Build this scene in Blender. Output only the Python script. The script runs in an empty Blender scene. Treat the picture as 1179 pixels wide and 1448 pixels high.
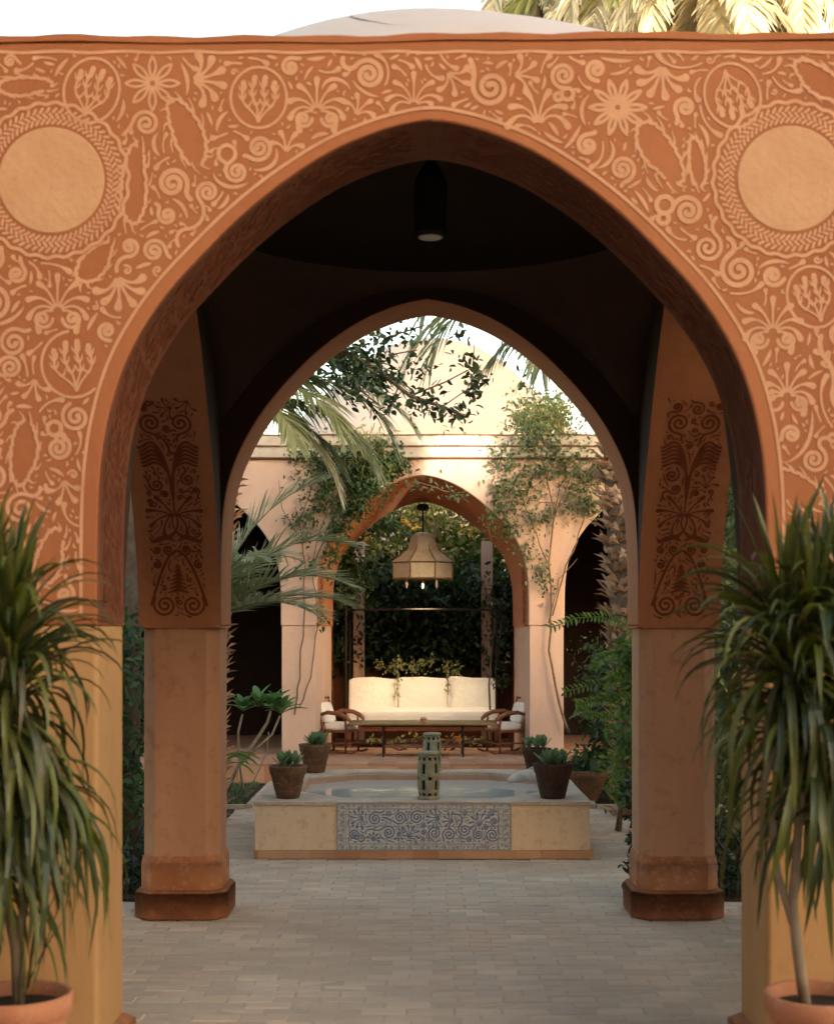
import bpy, bmesh, math, random
import numpy as np
from mathutils import Vector, Matrix, Euler
PI = math.pi
random.seed(7); np.random.seed(7)
SC = bpy.context.scene
COL = SC.collection
# ------------------------------------------------------------------ camera
FPX = 2090.0                      # focal length in photo pixels (photo 1179 x 1448)
CAMX, CAMZ = -0.03, 1.75
cam = bpy.data.objects.new('camera', bpy.data.cameras.new('camera')); COL.objects.link(cam)
cam.location = (CAMX, 0, CAMZ); cam.rotation_euler = (PI/2, 0, 0)
cam.data.sensor_fit = 'AUTO'; cam.data.sensor_width = 36
cam.data.lens = FPX/1448*36
cam.data.shift_x = -(600-589.5)/1448; cam.data.shift_y = (885-724)/1448
cam.data.clip_start = .05; cam.data.clip_end = 500
cam.data.dof.use_dof = True; cam.data.dof.focus_distance = 12.5; cam.data.dof.aperture_fstop = 3.2
SC.camera = cam
# ------------------------------------------------------------------ light
SUN_EL, SUN_AZ = 9.0, -28.0
w = bpy.data.worlds.new('World'); SC.world = w; w.use_nodes = True
nt = w.node_tree; nt.nodes.clear()
sky = nt.nodes.new('ShaderNodeTexSky'); sky.sky_type = 'NISHITA'; sky.sun_disc = False
sky.sun_elevation = math.radians(SUN_EL); sky.sun_rotation = math.radians(180+SUN_AZ)
sky.air_density = 1.0; sky.dust_density = 3.0; sky.ozone_density = 1.0
bg = nt.nodes.new('ShaderNodeBackground'); bg.inputs['Strength'].default_value = .15
wo = nt.nodes.new('ShaderNodeOutputWorld')
wb = nt.nodes.new('ShaderNodeMix'); wb.data_type = 'RGBA'; wb.blend_type = 'MULTIPLY'; wb.inputs[0].default_value = 1; wb.inputs[7].default_value = (1.0, .875, .735, 1)   # hazy, warm evening air
nt.links.new(sky.outputs[0], wb.inputs[6]); nt.links.new(wb.outputs[2], bg.inputs[0]); nt.links.new(bg.outputs[0], wo.inputs[0])
sl = bpy.data.lights.new('sun', 'SUN'); sl.energy = 1.4; sl.angle = math.radians(.8); sl.color = (1, .88, .72)
so = bpy.data.objects.new('sun', sl); COL.objects.link(so)
so.rotation_euler = Euler((math.radians(90-SUN_EL), 0, math.radians(-SUN_AZ)), 'XYZ'); so.location = (0, -20, 20)
SC.view_settings.view_transform = 'Standard'; SC.view_settings.look = 'None'
SC.view_settings.gamma = 1; SC.view_settings.use_curve_mapping = False
SC.view_settings.exposure = 3.0
SC.render.engine = 'CYCLES'
SC.cycles.max_bounces = 8; SC.cycles.diffuse_bounces = 4; SC.cycles.transparent_max_bounces = 8
SC.cycles.use_denoising = True

# ------------------------------------------------------------------ helpers
def P(px, py, d):                 # photo pixel + distance -> world point
    return Vector((CAMX+(px-600)*d/FPX, d, CAMZ+(885-py)*d/FPX))

def tag(o, label=None, cat=None, group=None, kind=None):
    if label: o['label'] = label
    if cat: o['category'] = cat
    if group: o['group'] = group
    if kind: o['kind'] = kind
    return o

def thing(name, label, cat, loc=(0, 0, 0), rz=0, group=None, kind=None):
    o = bpy.data.objects.new(name, None); COL.objects.link(o)
    o.location = loc; o.rotation_euler = (0, 0, rz); o.empty_display_size = .1
    return tag(o, label, cat, group, kind)

class MB:
    def __init__(s): s.v = []; s.f = []
    def add(s, vs, fs):
        n = len(s.v); s.v += [tuple(v) for v in vs]; s.f += [tuple(i+n for i in f) for f in fs]; return s
    def box(s, c, size, rz=0, rx=0, ry=0):
        M = Matrix.Translation(c) @ Euler((rx, ry, rz)).to_matrix().to_4x4()
        vs = [M @ Vector((x*size[0]/2, y*size[1]/2, z*size[2]/2)) for z in (-1, 1) for y in (-1, 1) for x in (-1, 1)]
        return s.add(vs, [(0, 2, 3, 1), (4, 5, 7, 6), (0, 1, 5, 4), (2, 6, 7, 3), (0, 4, 6, 2), (1, 3, 7, 5)])
    def prism(s, poly, z0, z1, poly2=None):
        n = len(poly); poly2 = poly2 or poly
        vs = [(p[0], p[1], z0) for p in poly]+[(p[0], p[1], z1) for p in poly2]
        fs = [tuple(range(n-1, -1, -1)), tuple(range(n, 2*n))]+[(i, (i+1) % n, n+(i+1) % n, n+i) for i in range(n)]
        return s.add(vs, fs)
    def tube(s, pts, r, n=6, cap=True):
        pts = [Vector(p) for p in pts]
        rs = r if isinstance(r, (list, tuple)) else [r]*len(pts)
        vs = []; fs = []; up = Vector((0, 0, 1)); prev = None
        for i, p in enumerate(pts):
            t = (pts[min(i+1, len(pts)-1)]-pts[max(i-1, 0)])
            t = t.normalized() if t.length > 1e-9 else Vector((0, 0, 1))
            if prev is None:
                a = t.cross(Vector((.3, .9, .1)) if abs(t.z) > .9 else up).normalized()
            else:
                a = (prev-t*prev.dot(t)); a = a.normalized() if a.length > 1e-6 else t.orthogonal().normalized()
            prev = a; b = t.cross(a)
            for k in range(n):
                q = 2*PI*k/n; vs.append(p+(a*math.cos(q)+b*math.sin(q))*rs[i])
        for i in range(len(pts)-1):
            for k in range(n):
                fs.append((i*n+k, i*n+(k+1) % n, (i+1)*n+(k+1) % n, (i+1)*n+k))
        if cap: fs.append(tuple(range(n-1, -1, -1))); fs.append(tuple((len(pts)-1)*n+k for k in range(n)))
        return s.add(vs, fs)
    def lathe(s, prof, n=32, c=(0, 0, 0), wob=0):
        vs = []; fs = []
        for (r, z) in prof:
            for k in range(n):
                q = 2*PI*k/n; rr = r*(1+wob*math.sin(3*q+z*9))
                vs.append((c[0]+rr*math.cos(q), c[1]+rr*math.sin(q), c[2]+z))
        for i in range(len(prof)-1):
            for k in range(n):
                fs.append((i*n+k, i*n+(k+1) % n, (i+1)*n+(k+1) % n, (i+1)*n+k))
        return s.add(vs, fs)
    def superq(s, c, size, e=.35, rx=0, ry=0, rz=0, n=24, m=14):
        M = Matrix.Translation(c) @ Euler((rx, ry, rz)).to_matrix().to_4x4()
        sp = lambda v, p: math.copysign(abs(v)**p, v)
        vs = []; fs = []
        for j in range(m+1):
            ph = -PI/2+PI*j/m
            for k in range(n):
                th = 2*PI*k/n
                vs.append(M @ Vector((size[0]/2*sp(math.cos(ph), e)*sp(math.cos(th), e), size[1]/2*sp(math.cos(ph), e)*sp(math.sin(th), e), size[2]/2*sp(math.sin(ph), e))))
        for j in range(m):
            for k in range(n):
                fs.append((j*n+k, j*n+(k+1) % n, (j+1)*n+(k+1) % n, (j+1)*n+k))
        return s.add(vs, fs)
    def build(s, name, mat, parent=None, smooth=False, bevel=0, seg=2, autos=None, merge=False):
        me = bpy.data.meshes.new(name); me.from_pydata(s.v, [], s.f); me.update()
        if merge or bevel:
            bm = bmesh.new(); bm.from_mesh(me)
            bmesh.ops.remove_doubles(bm, verts=bm.verts, dist=1e-5)
            bmesh.ops.recalc_face_normals(bm, faces=bm.faces)
            bm.to_mesh(me); bm.free()
        if mat: me.materials.append(mat)
        o = bpy.data.objects.new(name, me); COL.objects.link(o)
        if parent is not None: o.parent = parent
        if smooth or autos or bevel:
            me.polygons.foreach_set('use_smooth', [True]*len(me.polygons))
        if bevel:
            b = o.modifiers.new('bevel', 'BEVEL'); b.width = bevel; b.segments = seg
            b.limit_method = 'ANGLE'; b.angle_limit = math.radians(32); b.use_clamp_overlap = True; b.miter_outer = 'MITER_ARC' if False else 'MITER_SHARP'
            try: me.set_sharp_from_angle(angle=math.radians(40))
            except Exception: pass
            wn = o.modifiers.new('wn', 'WEIGHTED_NORMAL'); wn.keep_sharp = False
        elif autos:
            try: me.set_sharp_from_angle(angle=math.radians(autos))
            except Exception: pass
        return o

def np_mesh(name, V, F, mat, parent=None, smooth=False):
    V = np.asarray(V, dtype=np.float32).reshape(-1, 3); F = np.asarray(F, dtype=np.int32)
    k = F.shape[1]; me = bpy.data.meshes.new(name)
    me.vertices.add(len(V)); me.vertices.foreach_set('co', V.ravel())
    me.loops.add(F.size); me.loops.foreach_set('vertex_index', F.ravel())
    me.polygons.add(len(F)); me.polygons.foreach_set('loop_start', np.arange(0, F.size, k, dtype=np.int32))
    me.update(calc_edges=True); me.validate()
    if mat: me.materials.append(mat)
    o = bpy.data.objects.new(name, me); COL.objects.link(o)
    if parent is not None: o.parent = parent
    return o

def inst(mesh, name, parent, loc, rot=(0, 0, 0), sc=(1, 1, 1)):
    o = bpy.data.objects.new(name, mesh); COL.objects.link(o); o.parent = parent
    o.location = loc; o.rotation_euler = rot; o.scale = sc
    return o

def children(o): return [c for c in bpy.data.objects if c.parent == o]
def copy_tree(o, parent=None, kids=None):
    if kids is None:
        kids = {}
        for c in bpy.data.objects:
            if c.parent: kids.setdefault(c.parent.name, []).append(c)
    c = o.copy(); COL.objects.link(c); c.parent = parent
    for ch in kids.get(o.name, []): copy_tree(ch, c, kids)
    return c

# ------------------------------------------------------------------ materials
def lerp(a, b, t): return tuple(a[i]*(1-t)+b[i]*t for i in range(3))
def mat(name, c1, c2=None, rough=.85, scale=3.0, bump=.3, bscale=60, fine=None, spec=.25, metal=0, detail=6, world=False, c3=None, streak=False):
    m = bpy.data.materials.new(name); m.use_nodes = True; n = m.node_tree; N = n.nodes; L = n.links
    b = N['Principled BSDF']; b.inputs['Roughness'].default_value = rough; b.inputs['Metallic'].default_value = metal
    b.inputs['Specular IOR Level'].default_value = spec
    tc = N.new('ShaderNodeTexCoord')
    src = N.new('ShaderNodeNewGeometry').outputs['Position'] if world else tc.outputs['Object']
    c2 = c2 or lerp(c1, (0, 0, 0), .25)
    no = N.new('ShaderNodeTexNoise'); no.inputs['Scale'].default_value = scale; no.inputs['Detail'].default_value = detail; no.inputs['Roughness'].default_value = .62
    if streak:
        mp = N.new('ShaderNodeMapping'); mp.inputs['Scale'].default_value = (1, 1, .18); L.new(src, mp.inputs[0]); L.new(mp.outputs[0], no.inputs['Vector'])
    else: L.new(src, no.inputs['Vector'])
    r = N.new('ShaderNodeValToRGB'); r.color_ramp.elements[0].position = .32; r.color_ramp.elements[1].position = .68
    r.color_ramp.elements[0].color = (*c2, 1); r.color_ramp.elements[1].color = (*c1, 1)
    L.new(no.outputs['Fac'], r.inputs[0]); out = r.outputs[0]
    if c3:
        n3 = N.new('ShaderNodeTexNoise'); n3.inputs['Scale'].default_value = scale*4.3; n3.inputs['Detail'].default_value = 8; n3.inputs['Roughness'].default_value = .7
        L.new(src, n3.inputs['Vector'])
        r3 = N.new('ShaderNodeValToRGB'); r3.color_ramp.elements[0].position = .52; r3.color_ramp.elements[1].position = .72
        r3.color_ramp.elements[0].color = (0, 0, 0, 1); r3.color_ramp.elements[1].color = (.8, .8, .8, 1); L.new(n3.outputs['Fac'], r3.inputs[0])
        mx = N.new('ShaderNodeMix'); mx.data_type = 'RGBA'; L.new(r3.outputs[0], mx.inputs[0]); L.new(out, mx.inputs[6]); mx.inputs[7].default_value = (*c3, 1); out = mx.outputs[2]
    L.new(out, b.inputs['Base Color'])
    if bump:
        nb = N.new('ShaderNodeTexNoise'); nb.inputs['Scale'].default_value = bscale; nb.inputs['Detail'].default_value = 8; nb.inputs['Roughness'].default_value = .65
        L.new(src, nb.inputs['Vector'])
        nb2 = N.new('ShaderNodeTexNoise'); nb2.inputs['Scale'].default_value = bscale*.12; nb2.inputs['Detail'].default_value = 3
        L.new(src, nb2.inputs['Vector'])
        ad = N.new('ShaderNodeMath'); ad.operation = 'MULTIPLY_ADD'; L.new(nb2.outputs['Fac'], ad.inputs[0]); ad.inputs[1].default_value = 2.5; L.new(nb.outputs['Fac'], ad.inputs[2])
        bp = N.new('ShaderNodeBump'); bp.inputs['Strength'].default_value = bump; bp.inputs['Distance'].default_value = .01
        L.new(ad.outputs[0], bp.inputs['Height']); L.new(bp.outputs[0], b.inputs['Normal'])
    return m

def leafmat(name, cols, rough=.45, trans=.35, spec=.4):
    """per-leaf colour from the random-per-island value, a little light coming through"""
    m = bpy.data.materials.new(name); m.use_nodes = True; n = m.node_tree; N = n.nodes; L = n.links
    b = N['Principled BSDF']; b.inputs['Roughness'].default_value = rough; b.inputs['Specular IOR Level'].default_value = spec
    g = N.new('ShaderNodeNewGeometry'); r = N.new('ShaderNodeValToRGB'); r.color_ramp.interpolation = 'LINEAR'
    oi = N.new('ShaderNodeObjectInfo'); ad = N.new('ShaderNodeMath'); ad.operation = 'ADD'; fr = N.new('ShaderNodeMath'); fr.operation = 'FRACT'
    L.new(g.outputs['Random Per Island'], ad.inputs[0]); L.new(oi.outputs['Random'], ad.inputs[1]); L.new(ad.outputs[0], fr.inputs[0])
    L.new(fr.outputs[0], r.inputs[0])
    while len(r.color_ramp.elements) < len(cols): r.color_ramp.elements.new(.5)
    for i, c in enumerate(cols):
        r.color_ramp.elements[i].position = i/max(1, len(cols)-1); r.color_ramp.elements[i].color = (*c, 1)
    L.new(r.outputs[0], b.inputs['Base Color'])
    t = N.new('ShaderNodeBsdfTranslucent'); hs = N.new('ShaderNodeHueSaturation'); hs.inputs['Hue'].default_value = .48; hs.inputs['Value'].default_value = 1.5; hs.inputs['Saturation'].default_value = 1.1
    L.new(r.outputs[0], hs.inputs['Color']); L.new(hs.outputs[0], t.inputs[0])
    mx = N.new('ShaderNodeMixShader'); mx.inputs[0].default_value = trans
    L.new(b.outputs[0], mx.inputs[1]); L.new(t.outputs[0], mx.inputs[2]); L.new(mx.outputs[0], N['Material Output'].inputs[0])
    return m

M = {}
M['shaft'] = mat('pale_shaft_plaster', (.54, .30, .185), (.44, .225, .13), scale=2.2, bump=.35, bscale=40, c3=(.37, .155, .075), streak=True)
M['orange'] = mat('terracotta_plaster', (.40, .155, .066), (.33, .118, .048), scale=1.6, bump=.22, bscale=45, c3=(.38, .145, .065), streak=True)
M['orange_shade'] = mat('shade_terracotta_plaster', (.17, .062, .030), (.11, .040, .020), scale=2.2, bump=.3, bscale=40)  # terracotta darkened to stand in for shade on the reveals and back walls
M['wallin_shade'] = mat('shade_brown_plaster', (.055, .026, .015), (.035, .017, .010), scale=2, bump=.3, bscale=40)  # plaster darkened so the colour carries the shade inside the pavilion
M['inner'] = mat('shade_black_plaster', (.032, .017, .011), (.022, .012, .008), scale=2, bump=.3, bscale=40)  # near black; shade under the dome and in the side rooms put into colour
M['tan'] = mat('tan_plaster', (.47, .20, .095), (.39, .155, .07), scale=2.4, bump=.3, bscale=45, c3=(.34, .14, .06), streak=True)
M['ochre'] = mat('ochre_plaster', (.49, .295, .13), (.41, .235, .10), scale=1.8, bump=.2, bscale=40, streak=True, c3=(.38, .20, .08))
M['pink'] = mat('pale_pink_plaster', (.62, .45, .37), (.54, .375, .295), scale=1.7, bump=.25, bscale=40, c3=(.56, .36, .25), streak=True)
M['cornice'] = mat('greyish_cornice_plaster', (.50, .46, .40), (.41, .38, .33), scale=3, bump=.35, bscale=40, c3=(.36, .32, .25))
M['domec'] = mat('cream_dome_plaster', (.50, .445, .41), (.45, .395, .36), scale=1.3, bump=.25, bscale=30)
M['cream'] = mat('cream_relief', (.62, .345, .20), (.53, .28, .155), scale=9, bump=.25, bscale=70)
M['disc'] = mat('disc_plaster', (.58, .35, .20), (.52, .29, .155), scale=4, bump=.35, bscale=40, c3=(.50, .27, .15))
M['groove'] = mat('relief_groove', (.33, .115, .047), (.28, .09, .036), scale=8, bump=0)
M['henna'] = mat('henna_relief', (.20, .055, .02), (.15, .04, .015), scale=9, bump=.2, bscale=70)
M['plinth'] = mat('weathered_plinth', (.34, .13, .06), (.20, .075, .035), scale=5, bump=.5, bscale=35, c3=(.42, .20, .10))
M['base'] = mat('worn_base_plaster', (.46, .20, .09), (.34, .12, .05), scale=4, bump=.5, bscale=35, c3=(.58, .34, .19))
M['basin'] = mat('basin_plaster', (.76, .60, .43), (.70, .53, .36), scale=3, bump=.3, bscale=35, c3=(.52, .32, .17), streak=True)
M['rim'] = mat('worn_stone_rim', (.56, .46, .36), (.42, .32, .24), scale=7, bump=.5, bscale=30, c3=(.66, .60, .52))
M['rimin'] = mat('pink_inner_rim', (.50, .31, .22), (.42, .25, .17), scale=7, bump=.3, bscale=30)
M['mortar'] = mat('sandy_joint', (.56, .45, .34), (.46, .365, .27), scale=8, bump=.4, bscale=60)
M['soil'] = mat('dark_soil', (.05, .035, .022), (.03, .02, .013), scale=20, bump=.9, bscale=50)
M['earth'] = mat('garden_earth', (.16, .11, .07), (.10, .07, .045), scale=2, bump=.8, bscale=20)
M['terra'] = mat('terracotta_pot', (.50, .22, .12), (.42, .17, .09), scale=5, bump=.2, bscale=50, c3=(.56, .33, .22))
M['oldpot'] = mat('mossy_clay_pot', (.21, .115, .065), (.12, .06, .035), scale=9, bump=.6, bscale=40, c3=(.30, .23, .13))
M['darkpot'] = mat('dark_clay_pot', (.085, .042, .03), (.05, .025, .018), scale=9, bump=.6, bscale=40, c3=(.13, .08, .05))
M['steptile'] = mat('terracotta_step', (.44, .18, .085), (.34, .125, .06), scale=5, bump=.3, bscale=40)
M['platform'] = mat('terrace_floor', (.42, .25, .17), (.36, .20, .13), scale=6, bump=.3, bscale=40)
M['fabric'] = mat('white_canvas', (.86, .83, .77), (.80, .76, .69), scale=5, bump=.8, bscale=38, rough=.95)
M['wood'] = mat('reddish_wood', (.22, .075, .03), (.14, .045, .02), scale=14, bump=.2, bscale=80, rough=.4, spec=.5)
M['iron'] = mat('black_iron', (.025, .024, .024), (.04, .03, .025), scale=20, bump=.2, bscale=90, rough=.5, metal=.6)
M['brass'] = mat('aged_brass', (.30, .22, .10), (.2, .14, .06), scale=12, bump=.2, bscale=70, rough=.42, metal=.7)
M['lampglass'] = mat('dusty_lamp_panel', (.52, .46, .37), (.42, .36, .28), scale=12, bump=.2, bscale=70, rough=.5)
M['ceramic'] = mat('celadon_ceramic', (.30, .29, .19), (.18, .17, .10), scale=16, bump=.4, bscale=60, rough=.45, c3=(.44, .42, .30))
M['white_tile'] = mat('white_glaze', (.74, .72, .67), (.62, .60, .56), scale=10, bump=.1, bscale=60, rough=.35, world=True, spec=.5)
M['blue'] = mat('cobalt_glaze', (.10, .155, .31), (.22, .28, .38), scale=14, bump=0, rough=.35, spec=.5)
M['blue2'] = mat('pale_blue_glaze', (.22, .28, .36), (.32, .33, .32), scale=14, bump=0, rough=.35, spec=.5)
M['stone'] = mat('pale_stone', (.62, .59, .54), (.48, .45, .40), scale=12, bump=.6, bscale=40)
M['bark'] = mat('grey_bark', (.16, .12, .085), (.09, .065, .045), scale=12, bump=.8, bscale=40)
M['palebark'] = mat('pale_bark', (.36, .29, .21), (.25, .20, .14), scale=12, bump=.5, bscale=40)
M['boot'] = leafmat('palm_boot', [(.34, .19, .11), (.48, .30, .19), (.60, .44, .32), (.22, .11, .06)], rough=.8, trans=.0, spec=.15)
M['vine'] = mat('vine_stem', (.22, .15, .10), (.14, .09, .06), scale=20, bump=.5, bscale=60)
M['leaf_dark'] = leafmat('dark_leaf', [(.012, .026, .010), (.022, .045, .016), (.035, .07, .025)], trans=.15)
M['leaf_mid'] = leafmat('mid_leaf', [(.03, .06, .022), (.05, .10, .03), (.08, .14, .045), (.04, .085, .04)])
M['leaf_vine'] = leafmat('vine_leaf', [(.07, .11, .05), (.11, .16, .07), (.16, .21, .10), (.09, .13, .07)])
M['leaf_bright'] = leafmat('bright_leaf', [(.10, .18, .04), (.16, .26, .06), (.07, .14, .035)], trans=.45)
M['leaf_yel'] = leafmat('sunny_leaf', [(.22, .25, .09), (.34, .33, .13), (.14, .19, .07)], trans=.45)
M['leaf_palm'] = leafmat('palm_leaf', [(.14, .18, .10), (.21, .25, .14), (.29, .32, .18)], trans=.3)
M['leaf_dry'] = leafmat('dry_palm_leaf', [(.50, .46, .32), (.60, .56, .42), (.36, .36, .25)], trans=.4)
M['leaf_plum'] = leafmat('plumeria_leaf', [(.07, .17, .06), (.12, .25, .08), (.05, .12, .045)], trans=.25)
M['leaf_succ'] = leafmat('succulent_leaf', [(.14, .24, .12), (.20, .32, .16), (.11, .19, .08)], trans=.1)
M['blade'] = leafmat('strap_leaf', [(.03, .055, .012), (.06, .08, .010), (.11, .13, .016), (.014, .026, .007), (.16, .17, .04), (.025, .045, .010), (.12, .09, .04)], trans=.25, rough=.38, spec=.5)
M['flower'] = leafmat('yellow_petal', [(.70, .38, .02), (.80, .50, .05)], trans=.3)

def water_mat():
    m = bpy.data.materials.new('pool_water'); m.use_nodes = True; n = m.node_tree; b = n.nodes['Principled BSDF']
    b.inputs['Base Color'].default_value = (.50, .52, .47, 1); b.inputs['Roughness'].default_value = .06; b.inputs['IOR'].default_value = 1.33  # pale base colour carries the reflection of the sky
    nb = n.nodes.new('ShaderNodeTexNoise'); nb.inputs['Scale'].default_value = 9; tc = n.nodes.new('ShaderNodeTexCoord'); n.links.new(tc.outputs['Object'], nb.inputs['Vector'])
    bp = n.nodes.new('ShaderNodeBump'); bp.inputs['Strength'].default_value = .12; bp.inputs['Distance'].default_value = .01
    n.links.new(nb.outputs['Fac'], bp.inputs['Height']); n.links.new(bp.outputs[0], b.inputs['Normal'])
    return m
M['water'] = water_mat()
def brick_mat(name, cols, rough=.8):
    m = mat(name, (.5, .5, .5), (.30, .29, .28), scale=1.9, c3=(.38, .35, .31), bump=.45, bscale=45, rough=rough, world=True)
    n = m.node_tree; N = n.nodes; L = n.links; b = N['Principled BSDF']; old = b.inputs['Base Color'].links[0].from_socket
    oi = N.new('ShaderNodeObjectInfo'); g = N.new('ShaderNodeNewGeometry'); a = N.new('ShaderNodeMath'); a.operation = 'ADD'; f = N.new('ShaderNodeMath'); f.operation = 'FRACT'
    L.new(oi.outputs['Random'], a.inputs[0]); L.new(g.outputs['Random Per Island'], a.inputs[1]); L.new(a.outputs[0], f.inputs[0])
    r = N.new('ShaderNodeValToRGB'); 
    while len(r.color_ramp.elements) < len(cols): r.color_ramp.elements.new(.5)
    for i, c in enumerate(cols): r.color_ramp.elements[i].position = i/(len(cols)-1); r.color_ramp.elements[i].color = (*c, 1)
    L.new(f.outputs[0], r.inputs[0])
    mx = N.new('ShaderNodeMix'); mx.data_type = 'RGBA'; mx.blend_type = 'MULTIPLY'; mx.inputs[0].default_value = 1
    sc = N.new('ShaderNodeMix'); sc.data_type = 'RGBA'; sc.blend_type = 'ADD'; sc.inputs[0].default_value = 1; L.new(old, sc.inputs[6]); sc.inputs[7].default_value = (.5, .5, .5, 1)
    L.new(r.outputs[0], mx.inputs[6]); L.new(sc.outputs[2], mx.inputs[7]); L.new(mx.outputs[2], b.inputs['Base Color'])
    return m
M['paver'] = brick_mat('worn_paving_brick', [(.64, .52, .40), (.57, .455, .345), (.69, .565, .44), (.62, .475, .35), (.54, .44, .345), (.66, .53, .40)], rough=.62)
M['redbrick'] = brick_mat('terracotta_brick', [(.52, .27, .15), (.58, .36, .22), (.45, .22, .12)])
M['blossom'] = M['leaf_yel']
# ------------------------------------------------------------------ arches
ZI = 1.75                                   # impost height
PROF_NEAR = [(1.24, 0), (1.24, .3), (1.232, .55), (1.205, .75), (1.155, .93), (1.085, 1.08), (.985, 1.23), (.86, 1.37), (.71, 1.52), (.55, 1.65), (.37, 1.765), (.19, 1.84), (0.06, 1.872), (0, 1.877)]
PROF_MID = [(1.24, 0), (1.24, .3), (1.23, .58), (1.205, .80), (1.155, .97), (1.085, 1.12), (1.0, 1.26), (.90, 1.39), (.79, 1.51), (.665, 1.63), (.52, 1.74), (.36, 1.835), (.18, 1.905), (.05, 1.935), (0, 1.94)]
PROF_SIDE = [(1.415, 0), (1.40, .14), (1.355, .34), (1.285, .54), (1.19, .74), (1.06, .95), (.90, 1.18), (.70, 1.44), (.45, 1.70), (.22, 1.86), (.06, 1.935), (0, 1.945)]
def smooth_prof(p, k=3):
    """Catmull-Rom through the profile points"""
    out = []
    n = len(p)
    for i in range(n-1):
        p0 = p[max(i-1, 0)]; p1 = p[i]; p2 = p[i+1]; p3 = p[min(i+2, n-1)] if i+2 < n else (-p[n-2][0], p[n-2][1])
        for j in range(k):
            t = j/k
            out.append(tuple(.5*((2*p1[a])+(-p0[a]+p2[a])*t+(2*p0[a]-5*p1[a]+4*p2[a]-p3[a])*t*t+(-p0[a]+3*p1[a]-3*p2[a]+p3[a])*t**3) for a in (0, 1)))
    out.append(p[-1]); return out
def both(p):
    """left springing -> apex -> right springing as signed points"""
    return [(-x, z) for x, z in p]+[(x, z) for x, z in reversed(p[:-1])]

def arch_wall(sections, z0, ztop, d0, d1, place, back=None, ends=True, zt_fn=None):
    """sections: (a_left, a_right, centre, half profile). place(a, z, t) -> world. One continuous wall mesh with real thickness."""
    mb = MB(); zt = zt_fn or (lambda a: ztop)
    for si, (aL, aR, c, prof) in enumerate(sections):
        pr = smooth_prof(prof); pb = smooth_prof(back[si]) if back else pr
        F = [(c-x, z0+h) for x, h in pr]; G = [(c+x, z0+h) for x, h in pr]
        FB = [(c-x, z0+h) for x, h in pb]; GB = [(c+x, z0+h) for x, h in pb]
        for side, (A, B, e) in enumerate(((F, FB, aL), (G, GB, aR))):
            for t, Q in ((d0, A), (d1, B)):
                poly = []
                if abs(e-Q[0][0]) > 1e-6: poly.append((e, z0))
                poly += Q+[(c, zt(c)), (e, zt(e))]
                vs = [place(a, z, t) for a, z in poly]; idx = tuple(range(len(poly)))
                mb.add(vs, [idx if (side == 0) == (t == d0) else idx[::-1]])
            for i in range(len(A)-1):                                  # intrados
                mb.add([place(*A[i], d0), place(*A[i+1], d0), place(*B[i+1], d1), place(*B[i], d1)], [(0, 1, 2, 3)])
            mb.add([place(c, zt(c), d0), place(e, zt(e), d0), place(e, zt(e), d1), place(c, zt(c), d1)], [(0, 1, 2, 3)])
            if abs(e-A[0][0]) > 1e-6:
                mb.add([place(e, z0, d0), place(*A[0], d0), place(*B[0], d1), place(e, z0, d1)], [(0, 1, 2, 3)])
            if ends and ((side == 0 and si == 0) or (side == 1 and si == len(sections)-1)):
                mb.add([place(e, z0, d0), place(e, zt(e), d0), place(e, zt(e), d1), place(e, z0, d1)], [(0, 1, 2, 3)])
    return mb

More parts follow.
